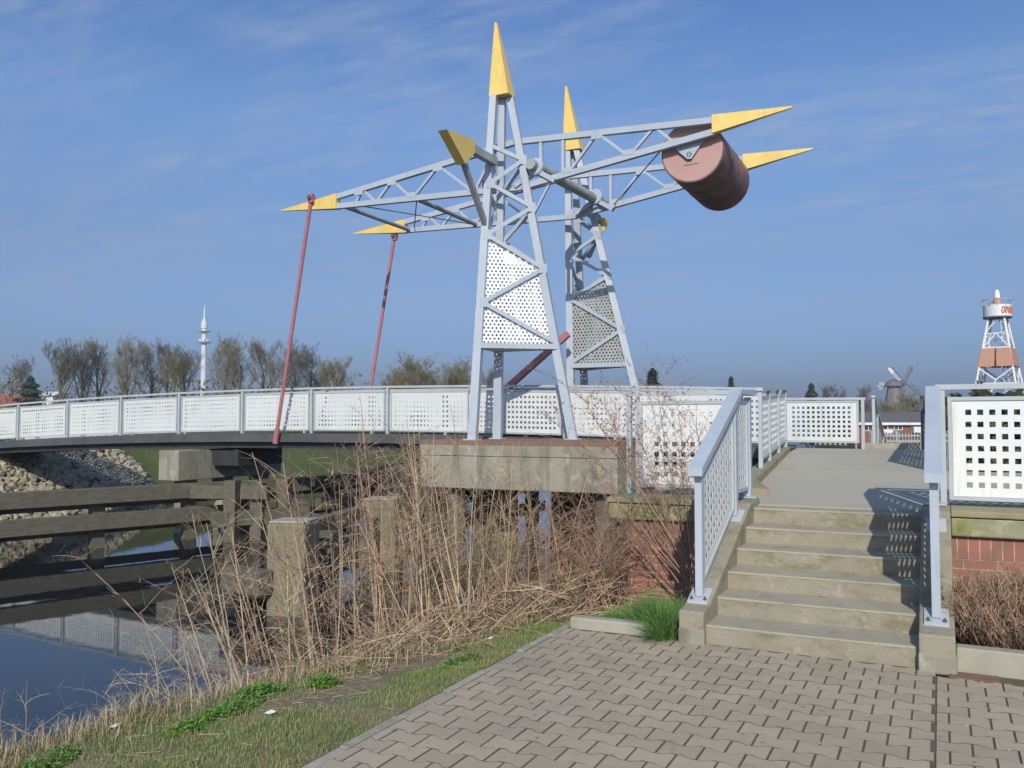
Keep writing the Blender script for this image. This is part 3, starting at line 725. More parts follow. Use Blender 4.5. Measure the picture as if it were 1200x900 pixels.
# ------------------------------------------------------------------ balance frame with counterweight
bf = thing('balance_frame', 'lattice balance frame with yellow arrow tips and a pink brown drum counterweight', 'counterweight frame', (-7, 16.2, 6.4))
def beam(y, dzr):
    zU = lambda x: (6.48 + (x + 11.58) * (7.05 - 6.48) / 4.28) if x < -7.3 else 7.05 + (x + 7.3) * (6.87 + dzr - 7.05) / 3.84
    zL_ = lambda x: (6.27 + (x + 11.58) * (6.14 - 6.27) / 4.4) if x < -7.18 else 6.14 + (x + 7.18) * (6.66 + dzr - 6.14) / 3.72
    for f, kx in ((zU, -7.3), (zL_, -7.18)):
        MB().bar((-11.60, y, f(-11.6)), (kx - .002, y, f(kx)), .10, .11).build('chord', M['steel'], bf)
        MB().bar((kx + .002, y, f(kx)), (-3.44, y, f(-3.44)), .10, .11).build('chord', M['steel'], bf)
    seq = [(-11.12, 'l'), (-10.92, 'u'), (-10.57, 'l'), (-10.16, 'u'), (-9.67, 'l'), (-9.04, 'u'), (-8.21, 'l'), (-7.72, 'u')]
    pts = [(x, y, (zU if k == 'u' else zL_)(x)) for x, k in seq]
    for a, b in zip(pts, pts[1:]): MB().bar(a, b, .05, .055, up=(0, 1, 0)).build('web_bar', M['steel'], bf)
    for x in (-6.75, -6.29): MB().bar((x, y, zL_(x)), (x, y, zU(x)), .06, .07, up=(0, 1, 0)).build('web_bar', M['steel'], bf)
    seq = [(-6.2, 'l'), (-5.6, 'u'), (-4.99, 'l'), (-4.51, 'u'), (-4.13, 'l')]
    pts = [(x, y, (zU if k == 'u' else zL_)(x)) for x, k in seq]
    for a, b in zip(pts, pts[1:]): MB().bar(a, b, .05, .055, up=(0, 1, 0)).build('web_bar', M['steel'], bf)
    for x, k in ((-11.0, 'u'), (-10.16, 'u'), (-9.67, 'l'), (-9.04, 'u'), (-8.21, 'l'), (-6.2, 'l'), (-5.6, 'u'), (-4.99, 'l')):
        z_ = (zU if k == 'u' else zL_)(x); dz = -.07 if k == 'u' else .07
        MB().box(x - .11, x + .11, y - .056, y - .046, z_ + dz - .05, z_ + dz + .05).build('gusset_plate', M['steel'], bf)
    h = .075
    zt, zb = zU(-3.46) + .085, zL_(-3.46) - .03
    MB().frustum([(-3.46, y - h, zb), (-3.46, y + h, zb), (-3.46, y + h, zt), (-3.46, y - h, zt)], [(-2.12, y - .02, zt - .075), (-2.12, y + .02, zt - .075), (-2.12, y + .02, zt - .05), (-2.12, y - .02, zt - .05)]).build('arrow_tip', M['yellow'], bf, recalc=True)
    zt, zb = zU(-11.58) + .06, zL_(-11.58) - .06
    MB().frustum([(-11.58, y - h, zb), (-11.58, y + h, zb), (-11.58, y + h, zt), (-11.58, y - h, zt)], [(-13.14, y - .02, 6.34), (-13.14, y + .02, 6.34), (-13.14, y + .02, 6.36), (-13.14, y - .02, 6.36)]).build('arrow_tip', M['yellow'], bf, recalc=True)
    return zU, zL_
BY0, BY1 = 14.86, 17.5
zU0, zL0 = beam(BY0, 0); zU1, zL1 = beam(BY1, .05)
for x in (-11.45, -9.6):
    MB().tube([(x, BY0 + .06, zL0(x) + .0), (x, BY1 - .06, zL1(x))], .05, 8).build('cross_tube', M['steel_dull'], bf)
MB().tube([(-11.3, BY0 + .05, 6.3), (-9.6, BY1 - .05, 6.2)], .012, 5).build('tie_wire', M['dark'], bf)
MB().tube([(-9.6, BY0 + .05, 6.2), (-11.3, BY1 - .05, 6.3)], .012, 5).build('tie_wire', M['dark'], bf)
MB().tube([(-6.2, BY1 - .05, 6.3), (-4.4, BY0 + .05, 6.5)], .012, 5).build('tie_wire', M['dark'], bf)
# axle tilts slightly like the beams' pivots
axle = MB().tube([(-6.86, 14.60, 6.50), (-6.58, BY1 + .5, 6.44)], .105, 20); axle.build('axle', M['steel_dull'], bf)
for (x, y) in ((-6.84, 14.80), (-6.60, BY1 - .14)):
    MB().lathe([(.15, -.07), (.17, -.05), (.17, .05), (.15, .07)], (x, y, 6.48), 24, 'y').build('pivot_hub', M['steel'], bf)
    for s in (-1, 1):
        MB().bar((x + .42 * s - .02, y + .03, 6.17), (x + .1 * s, y + .03, 6.36), .12, .09).build('pivot_bracket', M['steel'], bf)
# counterweight drum
DC = (-3.87, 15.02, 6.43); RD = .565; LD = 2.30
dr = MB().lathe([(RD * .985, 0), (RD, .02), (RD, .70), (RD * .955, .715), (RD * .955, .745), (RD, .76), (RD, 1.50), (RD * .955, 1.515), (RD * .955, 1.545), (RD, 1.56), (RD, LD - .02), (RD * .985, LD)], DC, 64, 'y').build('counterweight', M['drum'], bf)
for yb_ in (.73, 1.53):
    MB().lathe([(RD * .99, -.022), (RD + .007, -.018), (RD + .007, .018), (RD * .99, .022)], (DC[0], DC[1] + yb_, DC[2]), 64, 'y').build('band', M['dark'], dr)
MB().lathe([(RD * .93, -.012), (RD * .955, -.008), (RD * .955, .0)], DC, 64, 'y').build('end_plate', M['drum_face'], dr)
MB().box(-4.02, -3.86, 14.996, 15.012, 6.19, 6.196).build('lettering_groove', M['drum'], dr)
MB().box(-3.85, -3.76, 14.996, 15.012, 6.198, 6.204).build('lettering_groove', M['drum'], dr)
for y0 in (14.945, 17.42):
    xa, xb, xm = -4.24, -3.58, -3.90
    br_ = MB().prism([(xa, y0, zL0(xa) + .02), (xm - .035, y0, 6.28), (xm + .035, y0, 6.28), (xb, y0, zL0(xb) + .02)], (0, .035, 0)).build('drum_bracket', M['steel'], bf, recalc=True)
    bl = MB()
    for k in range(5):
        bl.lathe([(.014, -.012), (.014, 0)], (xm + .035 * math.cos(k * 1.256), y0, 6.36 + .035 * math.sin(k * 1.256)), 6, 'y')
    bl.build('bolts', M['dark'], br_)
def rod(label, a, b):
    r = thing('lift_rod', label, 'lift rod', b)
    a = Vector(a); b = Vector(b); d = (b - a).normalized()
    MB().tube([a, b], .042, 8).build('rod', M['pink'], r)
    MB().box(a.x - .06, a.x + .06, a.y - .05, a.y + .05, a.z - .10, a.z + .09).build('clevis', M['pink'], r)
    MB().lathe([(.05, -.09), (.05, .09)], a, 10, 'y').build('pin', M['dark'], r)
    MB().tube([b - d * .35, b], .062, 8).build('turnbuckle', M['pink'], r)
rod('nearer faded red lift rod hanging from the front left arrow tip', (-12.23, BY0 - .10, 6.50), (-13.75, YN - .28, 1.12))
rod('farther faded red lift rod hanging from the back left arrow tip', (-11.92, BY1 + .02, 6.17), (-13.0, YF + .3, 1.15))

# ------------------------------------------------------------------ rubble on the far bank
rk = MB(); ico = bmesh.new(); bmesh.ops.create_icosphere(ico, subdivisions=1, radius=1)
ICO_V = [v.co.copy() for v in ico.verts]; ICO_F = [tuple(v.index for v in f.verts) for f in ico.faces]; ico.free()
for i in range(6500):
    y = rnd.uniform(9, 21.5); u = rnd.uniform(-.25, 4.6); x = interp(FARB, y) - u
    s = rnd.uniform(.06, .15); sx, sy, sz = s * rnd.uniform(.8, 1.5), s * rnd.uniform(.8, 1.4), s * rnd.uniform(.6, 1)
    sd = rnd.uniform(0, 99); a = rnd.uniform(0, 6.28); ca, sa = math.cos(a), math.sin(a); z = ground_z(x, y) + s * .3
    vs = []
    for v in ICO_V:
        k = 1 + .45 * mnoise.noise(v * 1.3 + Vector((sd, 0, 0)))
        px, py, pz = v.x * sx * k, v.y * sy * k, v.z * sz * k
        vs.append((x + px * ca - py * sa, y + px * sa + py * ca, z + pz))
    rk.add(vs, ICO_F)
tag(rk.build('rubble', M['stone']), 'pale broken rubble armouring the far bank', 'rubble', kind='stuff')

# ------------------------------------------------------------------ plants near the viewer
def stem_pts(p, d, l, n, bend, wob, rng):
    p = Vector(p); d = Vector(d).normalized(); pts = [p.copy()]
    for i in range(n):
        d = (d + Vector(bend) / n + Vector((rng.uniform(-1, 1), rng.uniform(-1, 1), rng.uniform(-1, 1))) * wob).normalized()
        p = p + d * (l / n); pts.append(p.copy())
    return pts
def cane(mb, p, d, l, r, rng, bend=(0, 0, -.25), wob=.05, twigs=5, tl=.45, n=8, sides=5, tstart=.35, sub=True, droop=.3):
    pts = stem_pts(p, d, l, n, bend, wob, rng); k = len(pts)
    mb.tube(pts, [r * (1 - .75 * i / (k - 1)) for i in range(k)], sides)
    for j in range(twigs):
        t = rng.uniform(tstart, .97) * (k - 1); i = int(t); q = pts[i].lerp(pts[min(i + 1, k - 1)], t - i)
        ax_ = (pts[min(i + 1, k - 1)] - pts[max(i - 1, 0)]).normalized(); a = rng.uniform(0, 6.28)
        side = Vector((math.cos(a), math.sin(a), rng.uniform(-.1, .5)))
        dd = (ax_ * rng.uniform(.3, 1.0) + side).normalized(); ll = tl * rng.uniform(.4, 1.2)
        tp = stem_pts(q, dd, ll, 5, (0, 0, -droop), .12, rng)
        mb.tube(tp, [r * .36 * (1 - .7 * z / 5) for z in range(6)], 3)
        if sub:
            for s in range(rng.randint(1, 3)):
                q2 = tp[rng.randint(1, 4)]; a = rng.uniform(0, 6.28)
                d2 = (dd + Vector((math.cos(a), math.sin(a), rng.uniform(-.4, .6)))).normalized()
                mb.tube(stem_pts(q2, d2, ll * rng.uniform(.25, .6), 3, (0, 0, -.2), .15, rng), [r * .2, r * .16, r * .12, r * .07], 3)
def shrub(name, label, cat, base, specs, mat, group=None):
    o = MB()
    for s in specs: cane(o, **s)
    ob = o.build(name, M[mat]); tag(ob, label, cat, group); return ob
def gz(x, y): return ground_z(x, y) - .02
rg = random.Random(11)
def clump(cx_, cy_, rad, cnt, lmin, lmax, r, lean, spread, rng, **kw):
    out = []
    for i in range(cnt):
        a = rng.uniform(0, 6.28); q = rad * math.sqrt(rng.random()); x = cx_ + q * math.cos(a); y = cy_ + q * math.sin(a)
        d = (lean[0] + rng.gauss(0, spread), lean[1] + rng.gauss(0, spread), 1)
        out.append(dict(p=(x, y, gz(x, y)), d=d, l=rng.uniform(lmin, lmax), r=r * rng.uniform(.6, 1.2), rng=rng, **kw))
    return out
view_r = Vector((math.cos(TH), math.sin(TH), 0)); view_f = Vector((-math.sin(TH), math.cos(TH), 0))
def vd(a, b): v = view_r * a + view_f * b; return (v.x, v.y)
# leaning bare shrub over the water at the left
shrub('bare_shrub', 'sparse bare shrub leaning left over the water, left of the mooring posts', 'shrub', None,
      clump(-4.66, 4.75, .2, 9, .8, 1.5, .008, vd(-.38, .25), .2, rg, bend=(-.05, -.02, .15), twigs=7, tl=.36, wob=.06, sides=5, tstart=.2, droop=-.1), 'cane_grey')
shrub('bare_shrub', 'low pale twiggy shrub at the water edge below the leaning bare shrub', 'shrub', None,
      clump(-4.75, 4.15, .35, 16, .3, .75, .006, vd(-.3, .2), .5, rg, twigs=4, tl=.22, wob=.12, sides=4), 'cane_grey')
shrub('bare_shrub', 'small dry tuft of stalks at the bottom left corner beside the water', 'shrub', None,
      clump(-4.75, 2.95, .4, 26, .2, .5, .004, vd(-.4, .2), .5, rg, twigs=3, tl=.18, wob=.14, sides=3), 'cane_grey')
# tall canes before the first mooring post
shrub('cane_clump', 'tall tan canes standing in front of the nearer mooring post', 'shrub', None,
      clump(-4.62, 5.75, .32, 24, 1.4, 2.3, .0095, vd(-.10, .1), .12, rg, bend=(-.05, 0, -.05), twigs=8, tl=.42, wob=.03, n=9, tstart=.4), 'cane')
shrub('cane_clump', 'bushy tall canes arching left above the nearer mooring post', 'shrub', None,
      clump(-4.75, 5.5, .30, 17, 1.5, 2.3, .009, vd(-.34, .2), .16, rg, bend=(-.1, 0, -.1), twigs=10, tl=.5, wob=.04, n=9, tstart=.3), 'cane')
shrub('cane_clump', 'tall reddish canes reaching above the bridge rail between the two mooring posts', 'shrub', None,
      clump(-4.5, 6.5, .5, 36, 1.8, 3.0, .009, vd(-.10, .1), .13, rg, bend=(-.05, 0, -.05), twigs=10, tl=.45, wob=.03, n=10, tstart=.45), 'cane_red')
shrub('cane_clump', 'dense tan canes standing in front of the farther mooring post', 'shrub', None,
      clump(-4.1, 6.5, .5, 85, 1.0, 2.1, .0075, vd(-.12, .1), .15, rg, twigs=8, tl=.4, wob=.035, n=8), 'cane')
shrub('cane_clump', 'dense tan canes rising in front of the left half of the concrete pier', 'shrub', None,
      clump(-3.95, 7.4, .6, 190, .9, 1.95, .007, vd(-.1, .1), .17, rg, twigs=8, tl=.4, wob=.035, n=8), 'cane')
shrub('cane_clump', 'tangled brown canes below the right half of the concrete pier', 'shrub', None,
      clump(-3.35, 8.1, .65, 230, .5, 1.4, .0062, vd(-.05, .1), .26, rg, twigs=8, tl=.35, wob=.06, n=8), 'cane_red')
shrub('cane_clump', 'low canes crowded against the corner of the left brick abutment', 'shrub', None,
      clump(-3.2, 8.2, .32, 100, .2, .6, .005, vd(-.15, -.05), .34, rg, twigs=6, tl=.22, wob=.07, n=7), 'cane')
# lying dead stalks: nobody could count them
th_ = MB()
for i in range(2600):
    t = rg.random() ** .7; y = 4.9 + 3.6 * t; x = interp(CREST, y) + rg.gauss(-.1, .32)
    a = rg.uniform(0, 6.28); zz = gz(x, y) + rg.random() ** 2 * (.18 + .35 * t)
    d = Vector((math.cos(a), math.sin(a), rg.uniform(-.15, 1.1)))
    th_.tube(stem_pts((x, y, zz), d, rg.uniform(.15, .5), 4, (0, 0, -.2), .10, rg), [.0035, .0033, .003, .0025, .0015], 3)
tag(th_.build('dead_stalks', M['cane']), 'tangle of fallen dead stalks along the bank', 'dead stalks', kind='stuff')
# reddish twiggy shrub by the left abutment
sp = []
for i in range(24):
    a = rg.gauss(0, .5)
    d = Vector((-.15, 0, 1)) + view_r * max(-.7, min(.12, rg.gauss(-.14, .34))) + view_f * rg.gauss(.05, .12)
    sp.append(dict(p=(-1.92 + rg.gauss(0, .07), 7.75 + rg.gauss(0, .06), -.02), d=d, l=rg.uniform(1.1, 2.4), r=.0068 * rg.uniform(.6, 1.3), rng=rg, bend=(-.05, -.03, -.02), twigs=15, tl=.40, wob=.05, n=9, tstart=.5, droop=-.1))
tw = shrub('twiggy_shrub', 'reddish brown twiggy shrub with curled dry leaves before the left abutment railing', 'shrub', None, sp, 'cane_red')
lf = MB(); me = tw.data
vv = [v.co for v in me.vertices if v.co.z > 1.1]
for i in range(1900):
    q = rg.choice(vv); s = rg.uniform(.005, .013); a = Vector((rg.gauss(0, 1), rg.gauss(0, 1), rg.gauss(0, 1))).normalized(); b = a.cross(Vector((rg.gauss(0, 1), rg.gauss(0, 1), rg.gauss(0, 1)))).normalized()
    lf.add([q, q + a * s + b * s * .6, q + a * s * 2.2, q + a * s - b * s * .6], [(0, 1, 2, 3)])
lfo = lf.build('leaves', M['leaf_dry'], None); lfo.parent = tw
lr = random.Random(31)
for o_ in [o for o in bpy.data.objects if o.name.startswith('cane_clump')]:
    vs = [v.co for v in o_.data.vertices]; m = MB()
    for i in range(420):
        q = lr.choice(vs)
        if q.z < ground_z(q.x, q.y) + .25: continue
        a = lr.uniform(0, 6.28); l = lr.uniform(.02, .07); w_ = lr.uniform(.003, .008); d = Vector((math.cos(a) * .6, math.sin(a) * .6, -lr.uniform(.2, 1.2))).normalized(); u_ = d.cross(Vector((lr.gauss(0, 1), lr.gauss(0, 1), .3))).normalized() * w_
        q = Vector(q); m.add([q, q + d * l * .5 + u_, q + d * l, q + d * l * .5 - u_ * .6], [(0, 1, 2, 3)])
    c_ = m.build('leaves', M['straw'] if lr.random() < .5 else M['leaf_dry']); c_.parent = o_
# heath bed at the right
def heath(label, cx_, cy_, rx, ry, hgt, n, seed):
    r = random.Random(seed); o = MB()
    for i in range(n):
        a = r.uniform(0, 6.28); q = math.sqrt(r.random()); x = cx_ + rx * q * math.cos(a); y = cy_ + ry * q * math.sin(a)
        y = max(6.47, min(8.0, y)); x = max(.09, x)
        h_ = hgt * (1 - .45 * q * q) * r.uniform(.6, 1.1)
        d = (math.cos(a) * q * .7 + r.gauss(0, .3), math.sin(a) * q * .6 + r.gauss(0, .3) - .05, 1)
        pts = stem_pts((x, y, .11), d, h_, 5, (0, 0, .1), .12, r)
        o.tube(pts, [.004, .0037, .0033, .003, .0026, .0016], 3)
        for s in range(5):
            q0 = pts[r.randint(2, 5)]; d2 = (r.gauss(0, .7), r.gauss(0, .7), 1)
            o.tube(stem_pts(q0, d2, r.uniform(.05, .14), 2, (0, 0, .1), .15, r), [.003, .0024, .0012], 3)
    tag(o.build('heath_shrub', M['heath']), label, 'shrub')
heath('brown heath shrub filling the bed beside the right stair flank', .62, 6.95, .62, .62, .43, 2700, 3)
# ------------------------------------------------------------------ grass and weeds
def blades(name, pts, h, wd, mat, label, cat, seed, lean=.5, kind='stuff'):
    r = np.random.default_rng(seed); n = len(pts); P = np.array(pts)
    a = r.uniform(0, 2 * np.pi, n); hh = h * r.uniform(.4, 1.3, n); ln = r.normal(0, lean, n) * hh; wv = wd * r.uniform(.6, 1.3, n)
    dx, dy = np.cos(a), np.sin(a)
    V = np.zeros((n, 5, 3))
    V[:, 0] = P + np.stack([-dy * wv, dx * wv, 0 * a], 1); V[:, 1] = P - np.stack([-dy * wv, dx * wv, 0 * a], 1)
    mid = P + np.stack([dx * ln * .35, dy * ln * .35, hh * .6], 1)
    V[:, 2] = mid - np.stack([-dy * wv, dx * wv, 0 * a], 1) * .75; V[:, 3] = mid + np.stack([-dy * wv, dx * wv, 0 * a], 1) * .75
    V[:, 4] = P + np.stack([dx * ln, dy * ln, hh * (1 - .25 * np.minimum(1, np.abs(ln) / hh))], 1)
    m = MB(); m.v = V.reshape(-1, 3).tolist()
    for i in range(n): o = 5 * i; m.f += [(o, o + 1, o + 2, o + 3), (o + 3, o + 2, o + 4)]
    ob = m.build(name, M[mat]); tag(ob, label, cat, kind=kind); return ob
rr = random.Random(5)
def patchy(x, y, s=1.3, o=0): return mnoise.noise(Vector((x * s, y * s, o)))
pts = []
while len(pts) < 70000:
    y = rr.uniform(2.0, 8.2); x = rr.uniform(interp(CREST, y) - .15, -2.71)
    if patchy(x, y) + .2 + .3 * sm(-3.7, -2.9, x) < rr.uniform(-.15, .45): continue
    pts.append((x, y, ground_z(x, y) - .005))
blades('grass', pts, .034, .0019, 'grass', 'thin patchy turf on the verge', 'grass', 1)
pts = []
while len(pts) < 5200:
    y = rr.uniform(1.8, 7.5); x = interp(CREST, y) + rr.gauss(.05, .22)
    pts.append((x, y, ground_z(x, y) - .01))
blades('dry_grass', pts, .13, .0025, 'straw', 'dry straw coloured grass along the water edge', 'dry grass', 2, lean=.9)
sw = MB()
for i in range(1300):
    y = rr.uniform(2.0, 8); x = rr.uniform(interp(CREST, y), -2.72); a = rr.uniform(0, 6.28); l = rr.uniform(.03, .16)
    if rr.random() < sm(-4.0, -2.9, x) * .8: continue
    z = ground_z(x, y) + .006; sw.tube([(x, y, z), (x + l * math.cos(a), y + l * math.sin(a), z + rr.uniform(0, .02))], [.0018, .0012], 3)
tag(sw.build('straw_litter', M['straw']), 'scattered straw and stalk litter on the verge', 'straw', kind='stuff')
# long grass tuft by the left flank
pts = []
tc = random.Random(9)
TUFT = [(-1.93, 6.45, .13, .25), (-2.02, 6.66, .17, .24), (-2.28, 6.66, .2, .16), (-1.90, 7.05, .14, .25)]
def tuft_k(x, y): return max(math.exp(-((x - a) / c) ** 2 - ((y - b) / d) ** 2) * (1.0 if i < 2 else .55) for i, (a, b, c, d) in enumerate(TUFT))
for i in range(36000):
    x = tc.uniform(-2.6, -1.75); y = tc.uniform(6.2, 7.6)
    if y < 6.44 and x < -1.96: continue
    if tc.random() > tuft_k(x, y): continue
    pts.append((x, y, -.04))
def tuft(pts):
    r = random.Random(4); m = MB()
    for p in pts:
        k = tuft_k(p[0], p[1]); h_ = (.07 + .31 * k) * r.uniform(.55, 1.15)
        d = ((p[0] + 1.92) * 1.6 + r.gauss(-.05, .25), (p[1] - 6.7) * 1.0 + r.gauss(-.08, .25), 1)
        q = stem_pts(p, d, h_, 3, (r.gauss(0, .35), r.gauss(-.25, .3), -.6), .05, r); a = r.uniform(0, 3.14); w_ = .0024
        s = Vector((math.cos(a), math.sin(a), 0)) * w_; o = len(m.v)
        m.v += [tuple(q[0] - s), tuple(q[0] + s), tuple(q[1] - s), tuple(q[1] + s), tuple(q[2] - s * .7), tuple(q[2] + s * .7), tuple(q[3])]
        m.f += [(o, o + 1, o + 3, o + 2), (o + 2, o + 3, o + 5, o + 4), (o + 4, o + 5, o + 6)]
    return m
tag(tuft(pts).build('grass_tuft', M['grass_lush']), 'lush green tuft of long grass at the foot of the left stair flank', 'grass tuft')
pts = [(rr.uniform(-2.85, -1.76), rr.uniform(6.44, 7.9)) for i in range(14000)]
blades('grass', [(x, y, ground_z(x, y) - .01) for x, y in pts if patchy(x, y, 2) > -.35], .05, .0019, 'grass', 'short mixed grass behind the left kerb', 'grass', 8)
def weed(label, cx_, cy_, rx, ry, n, seed):
    r = random.Random(seed); m = MB()
    for i in range(n):
        a = r.uniform(0, 6.28); q = math.sqrt(r.random()); x = cx_ + rx * q * math.cos(a); y = cy_ + ry * q * math.sin(a)
        if patchy(x, y, 5, seed) < -.22: continue
        z = ground_z(x, y) + r.uniform(.005, .075) * (1 - .6 * q * q); s = r.uniform(.006, .014)
        t = Vector((r.gauss(0, .5), r.gauss(0, .5), 1)).normalized(); u = t.cross(Vector((math.cos(a * 3), math.sin(a * 3), 0))).normalized(); v = t.cross(u)
        c = Vector((x, y, z)); m.add([c - u * s, c + v * s * .6, c + u * s * 1.1, c - v * s * .6], [(0, 1, 2, 3)])
    tag(m.build('weed_patch', M['herb']), label, 'weeds')
weed('bright green weed patch on the verge near the bottom left, largest of the verge', -3.86, 3.85, .15, .36, 3600, 1)
weed('bright green weed patch below the leaning bare shrub', -4.02, 4.36, .17, .20, 1700, 2)
weed('small bright green weed patch just right of the largest weed patch', -3.74, 4.70, .12, .10, 800, 3)
weed('bright green weed patch at the bottom left corner', -4.2, 3.02, .13, .16, 1000, 4)
weed('faint green weed patch on the verge beside the paving edge', -3.05, 5.35, .14, .22, 500, 5)
#weed('faint green weed patch on the verge below the tan canes', -3.5, 5.2, .2, .14, 350, 6)
ms = []
mr = random.Random(21)
for i in range(260):
    x = mr.uniform(-1.5, .3); ms.append((x, 6.27 + mr.uniform(-.03, .01), -.015))
for i in range(200): ms.append((-.055 + mr.uniform(-.01, .01), mr.uniform(5.2, 6.2), -.015))
for i in range(900):
    y = mr.uniform(2.5, 6.2); x = -2.62 + abs(mr.gauss(0, .25))
    if patchy(x, y, 3) > .1: ms.append((x, y, -.012))
blades('grass', ms, .018, .002, 'grass', 'tiny weeds in the paving joints', 'weeds', 9)
lv = random.Random(77); dl = MB()
for i in range(260):
    x = lv.uniform(-2.6, 1.4); y = 6.2 - abs(lv.gauss(0, 1.0)) if lv.random() < .7 else lv.uniform(2.6, 6.2)
    a = lv.uniform(0, 6.28); l = lv.uniform(.006, .022); u_ = Vector((math.cos(a), math.sin(a), lv.uniform(-.1, .3))) * l; v_ = Vector((-math.sin(a), math.cos(a), lv.uniform(0, .3))) * l * .5; q = Vector((x, y, .004))
    dl.add([q - u_, q + v_, q + u_, q - v_], [(0, 1, 2, 3)])
for i in range(120):
    k = lv.randint(0, 4); x = lv.uniform(-1.5, -.2); y = 6.28 + .365 * (k + 1) - abs(lv.gauss(0, .05)) - .01; a = lv.uniform(0, 6.28); l = lv.uniform(.005, .016); q = Vector((x, y, .1367 * (k + 1) + .004)); u_ = Vector((math.cos(a), math.sin(a), .15)) * l; v_ = Vector((-math.sin(a), math.cos(a), .2)) * l * .5
    dl.add([q - u_, q + v_, q + u_, q - v_], [(0, 1, 2, 3)])
tag(dl.build('dead_leaves', M['straw']), 'small dead leaves scattered on the paving and steps', 'dead leaves', kind='stuff')
def scrap(label, x, y, s, rot):
    z = ground_z(x, y) + .015; ca, sa = math.cos(rot) * s, math.sin(rot) * s
    t = MB(); t.add([(x - ca, y - sa, z), (x - sa * .5, y + ca * .5, z + .012), (x + ca, y + sa, z + .01), (x + sa * .5, y - ca * .5, z)], [(0, 1, 2, 3)])
    ob = t.build('paper_scrap', M['paper']); so = ob.modifiers.new('thickness', 'SOLIDIFY'); so.thickness = .004
    tag(ob, label, 'litter')
scrap('white paper scrap on the bare soil right of the largest weed patch', -3.47, 3.88, .035, .4)
scrap('pale crumpled scrap on the grass near the water edge, bottom left', -4.35, 3.55, .03, 1.2)
scrap('white scrap lying under the canes at the verge', -3.35, 6.35, .025, .9)
scrap('small white scrap lying on the paving in the foreground', -1.08, 4.0, .018, .2)

# ------------------------------------------------------------------ far things
def tree_mesh(seed, H, spread, levels=5, droop=0., trunk_r=.27, first=.22, nb=5, ang=.5):
    r = random.Random(seed); tr = MB(); cr = MB()
    def rec(p, d, l, rad, lev):
        n = 4 if lev < 2 else 3
        pts = stem_pts(p, d, l, n, (0, 0, .55 - droop * lev * .1), .07 + .03 * lev, r)
        rr_ = [rad * (1 - .55 * i / n) for i in range(n + 1)]
        (tr if lev == 0 else cr).tube(pts, rr_, 5 if lev < 2 else 3, cap=False)
        if lev >= levels: return
        k = nb if lev == 0 else (5 if lev < 3 else 4)
        for j in range(k * 2 if lev == 0 else k):
            t = r.uniform(first if lev == 0 else .25, 1.0) * n; i = min(int(t), n - 1); q = pts[i].lerp(pts[i + 1], t - i)
            ax_ = (pts[i + 1] - pts[i]).normalized(); a = r.uniform(0, 6.28)
            sd = Vector((math.cos(a), math.sin(a), r.uniform(-.05, .5)))
            dd = (ax_ * math.cos(ang) * 1.1 + sd * math.sin(ang) * spread).normalized()
            rec(q, dd, l * r.uniform(.42, .64) * (1.0 if lev else (1.2 - .6 * t / n)), max(rr_[i] * .5, .012), lev + 1)
    rec(Vector((0, 0, 0)), Vector((r.gauss(0, .04), r.gauss(0, .04), 1)), H * .72, trunk_r, 0)
    return tr.mesh('trunk', M['bark']), cr
TREE = {}
def proto(kind, mat, **kw):
    tm, cr = tree_mesh(**kw); cm = cr.mesh('crown', M[mat]); TREE[kind] = (tm, cm)
proto('tall1', 'twig_far', seed=1, H=13, spread=1.15, ang=.62, nb=6, first=.25)
proto('tall2', 'twig_far', seed=2, H=13, spread=1.0, ang=.58, nb=6, first=.25)
proto('tall3', 'twig_far', seed=3, H=13, spread=1.3, ang=.68, nb=6, first=.28)
proto('tall4', 'twig_green', seed=4, H=13, spread=1.1, ang=.6, nb=7, first=.2)
proto('round', 'twig_green', seed=5, H=9, spread=1.5, ang=.85, first=.06, nb=12, trunk_r=.25)
proto('purple', 'twig_purple', seed=6, H=9, spread=1.5, ang=.8, first=.1, nb=10, trunk_r=.25)
def tree(kind, u, d, top_v, label, cat='tree', group=None, rot=0, wid=1.0, base=None):
    b = far_at(u, d, 0); z0 = ground_z(b[0], b[1]) - .2
    ztop = E + (495 - top_v) * d / 1010.
    tm, cm = TREE[kind]; H = max(v.co.z for v in cm.vertices)
    o = thing('bare_tree', label, cat, (b[0], b[1], z0), group); s = (ztop - z0) / H
    o.scale = (s * wid, s * wid, s); o.rotation_euler = (0, 0, rot)
    for nm, me in (('trunk', tm), ('crown', cm)):
        c = bpy.data.objects.new(nm, me); C.objects.link(c); c.parent = o
G = 'bare trees in the row beyond the bridge'
rows = [('tall3', 16, 150, 413, 'small pale bare tree at the left edge of the picture', 1.0), ('tall4', 70, 112, 394, 'leaning yellowish bare tree right of the dark conifer', .8), ('tall1', 98, 115, 393, 'slim bare tree just right of the leaning yellowish tree', .8),
        ('tall2', 117, 118, 391, 'slim bare tree second right of the leaning yellowish tree', .8), ('tall1', 145, 110, 389, 'ivy dark bare tree midway between the leaning tree and the distant mast', .9), ('tall3', 178, 116, 391, 'open crowned bare tree left of the distant mast', .9),
        ('tall2', 197, 125, 394, 'thin bare tree between the open crowned tree and the distant mast', .8), ('tall4', 216, 112, 402, 'bushy bare tree close to the left of the distant mast', 1.0), ('tall1', 262, 122, 390, 'bare tree close to the right of the distant mast', .8),
        ('tall3', 280, 110, 387, 'broad bare tree, tallest right of the distant mast', 1.0), ('tall2', 312, 114, 391, 'bare tree left of the nearer lift rod', 1.0), ('tall1', 343, 112, 393, 'bare tree just right of the nearer lift rod', .9),
        ('tall3', 366, 118, 398, 'spreading bare tree second right of the nearer lift rod', .9), ('tall4', 392, 116, 414, 'shorter bare tree third right of the nearer lift rod', 1.0)]
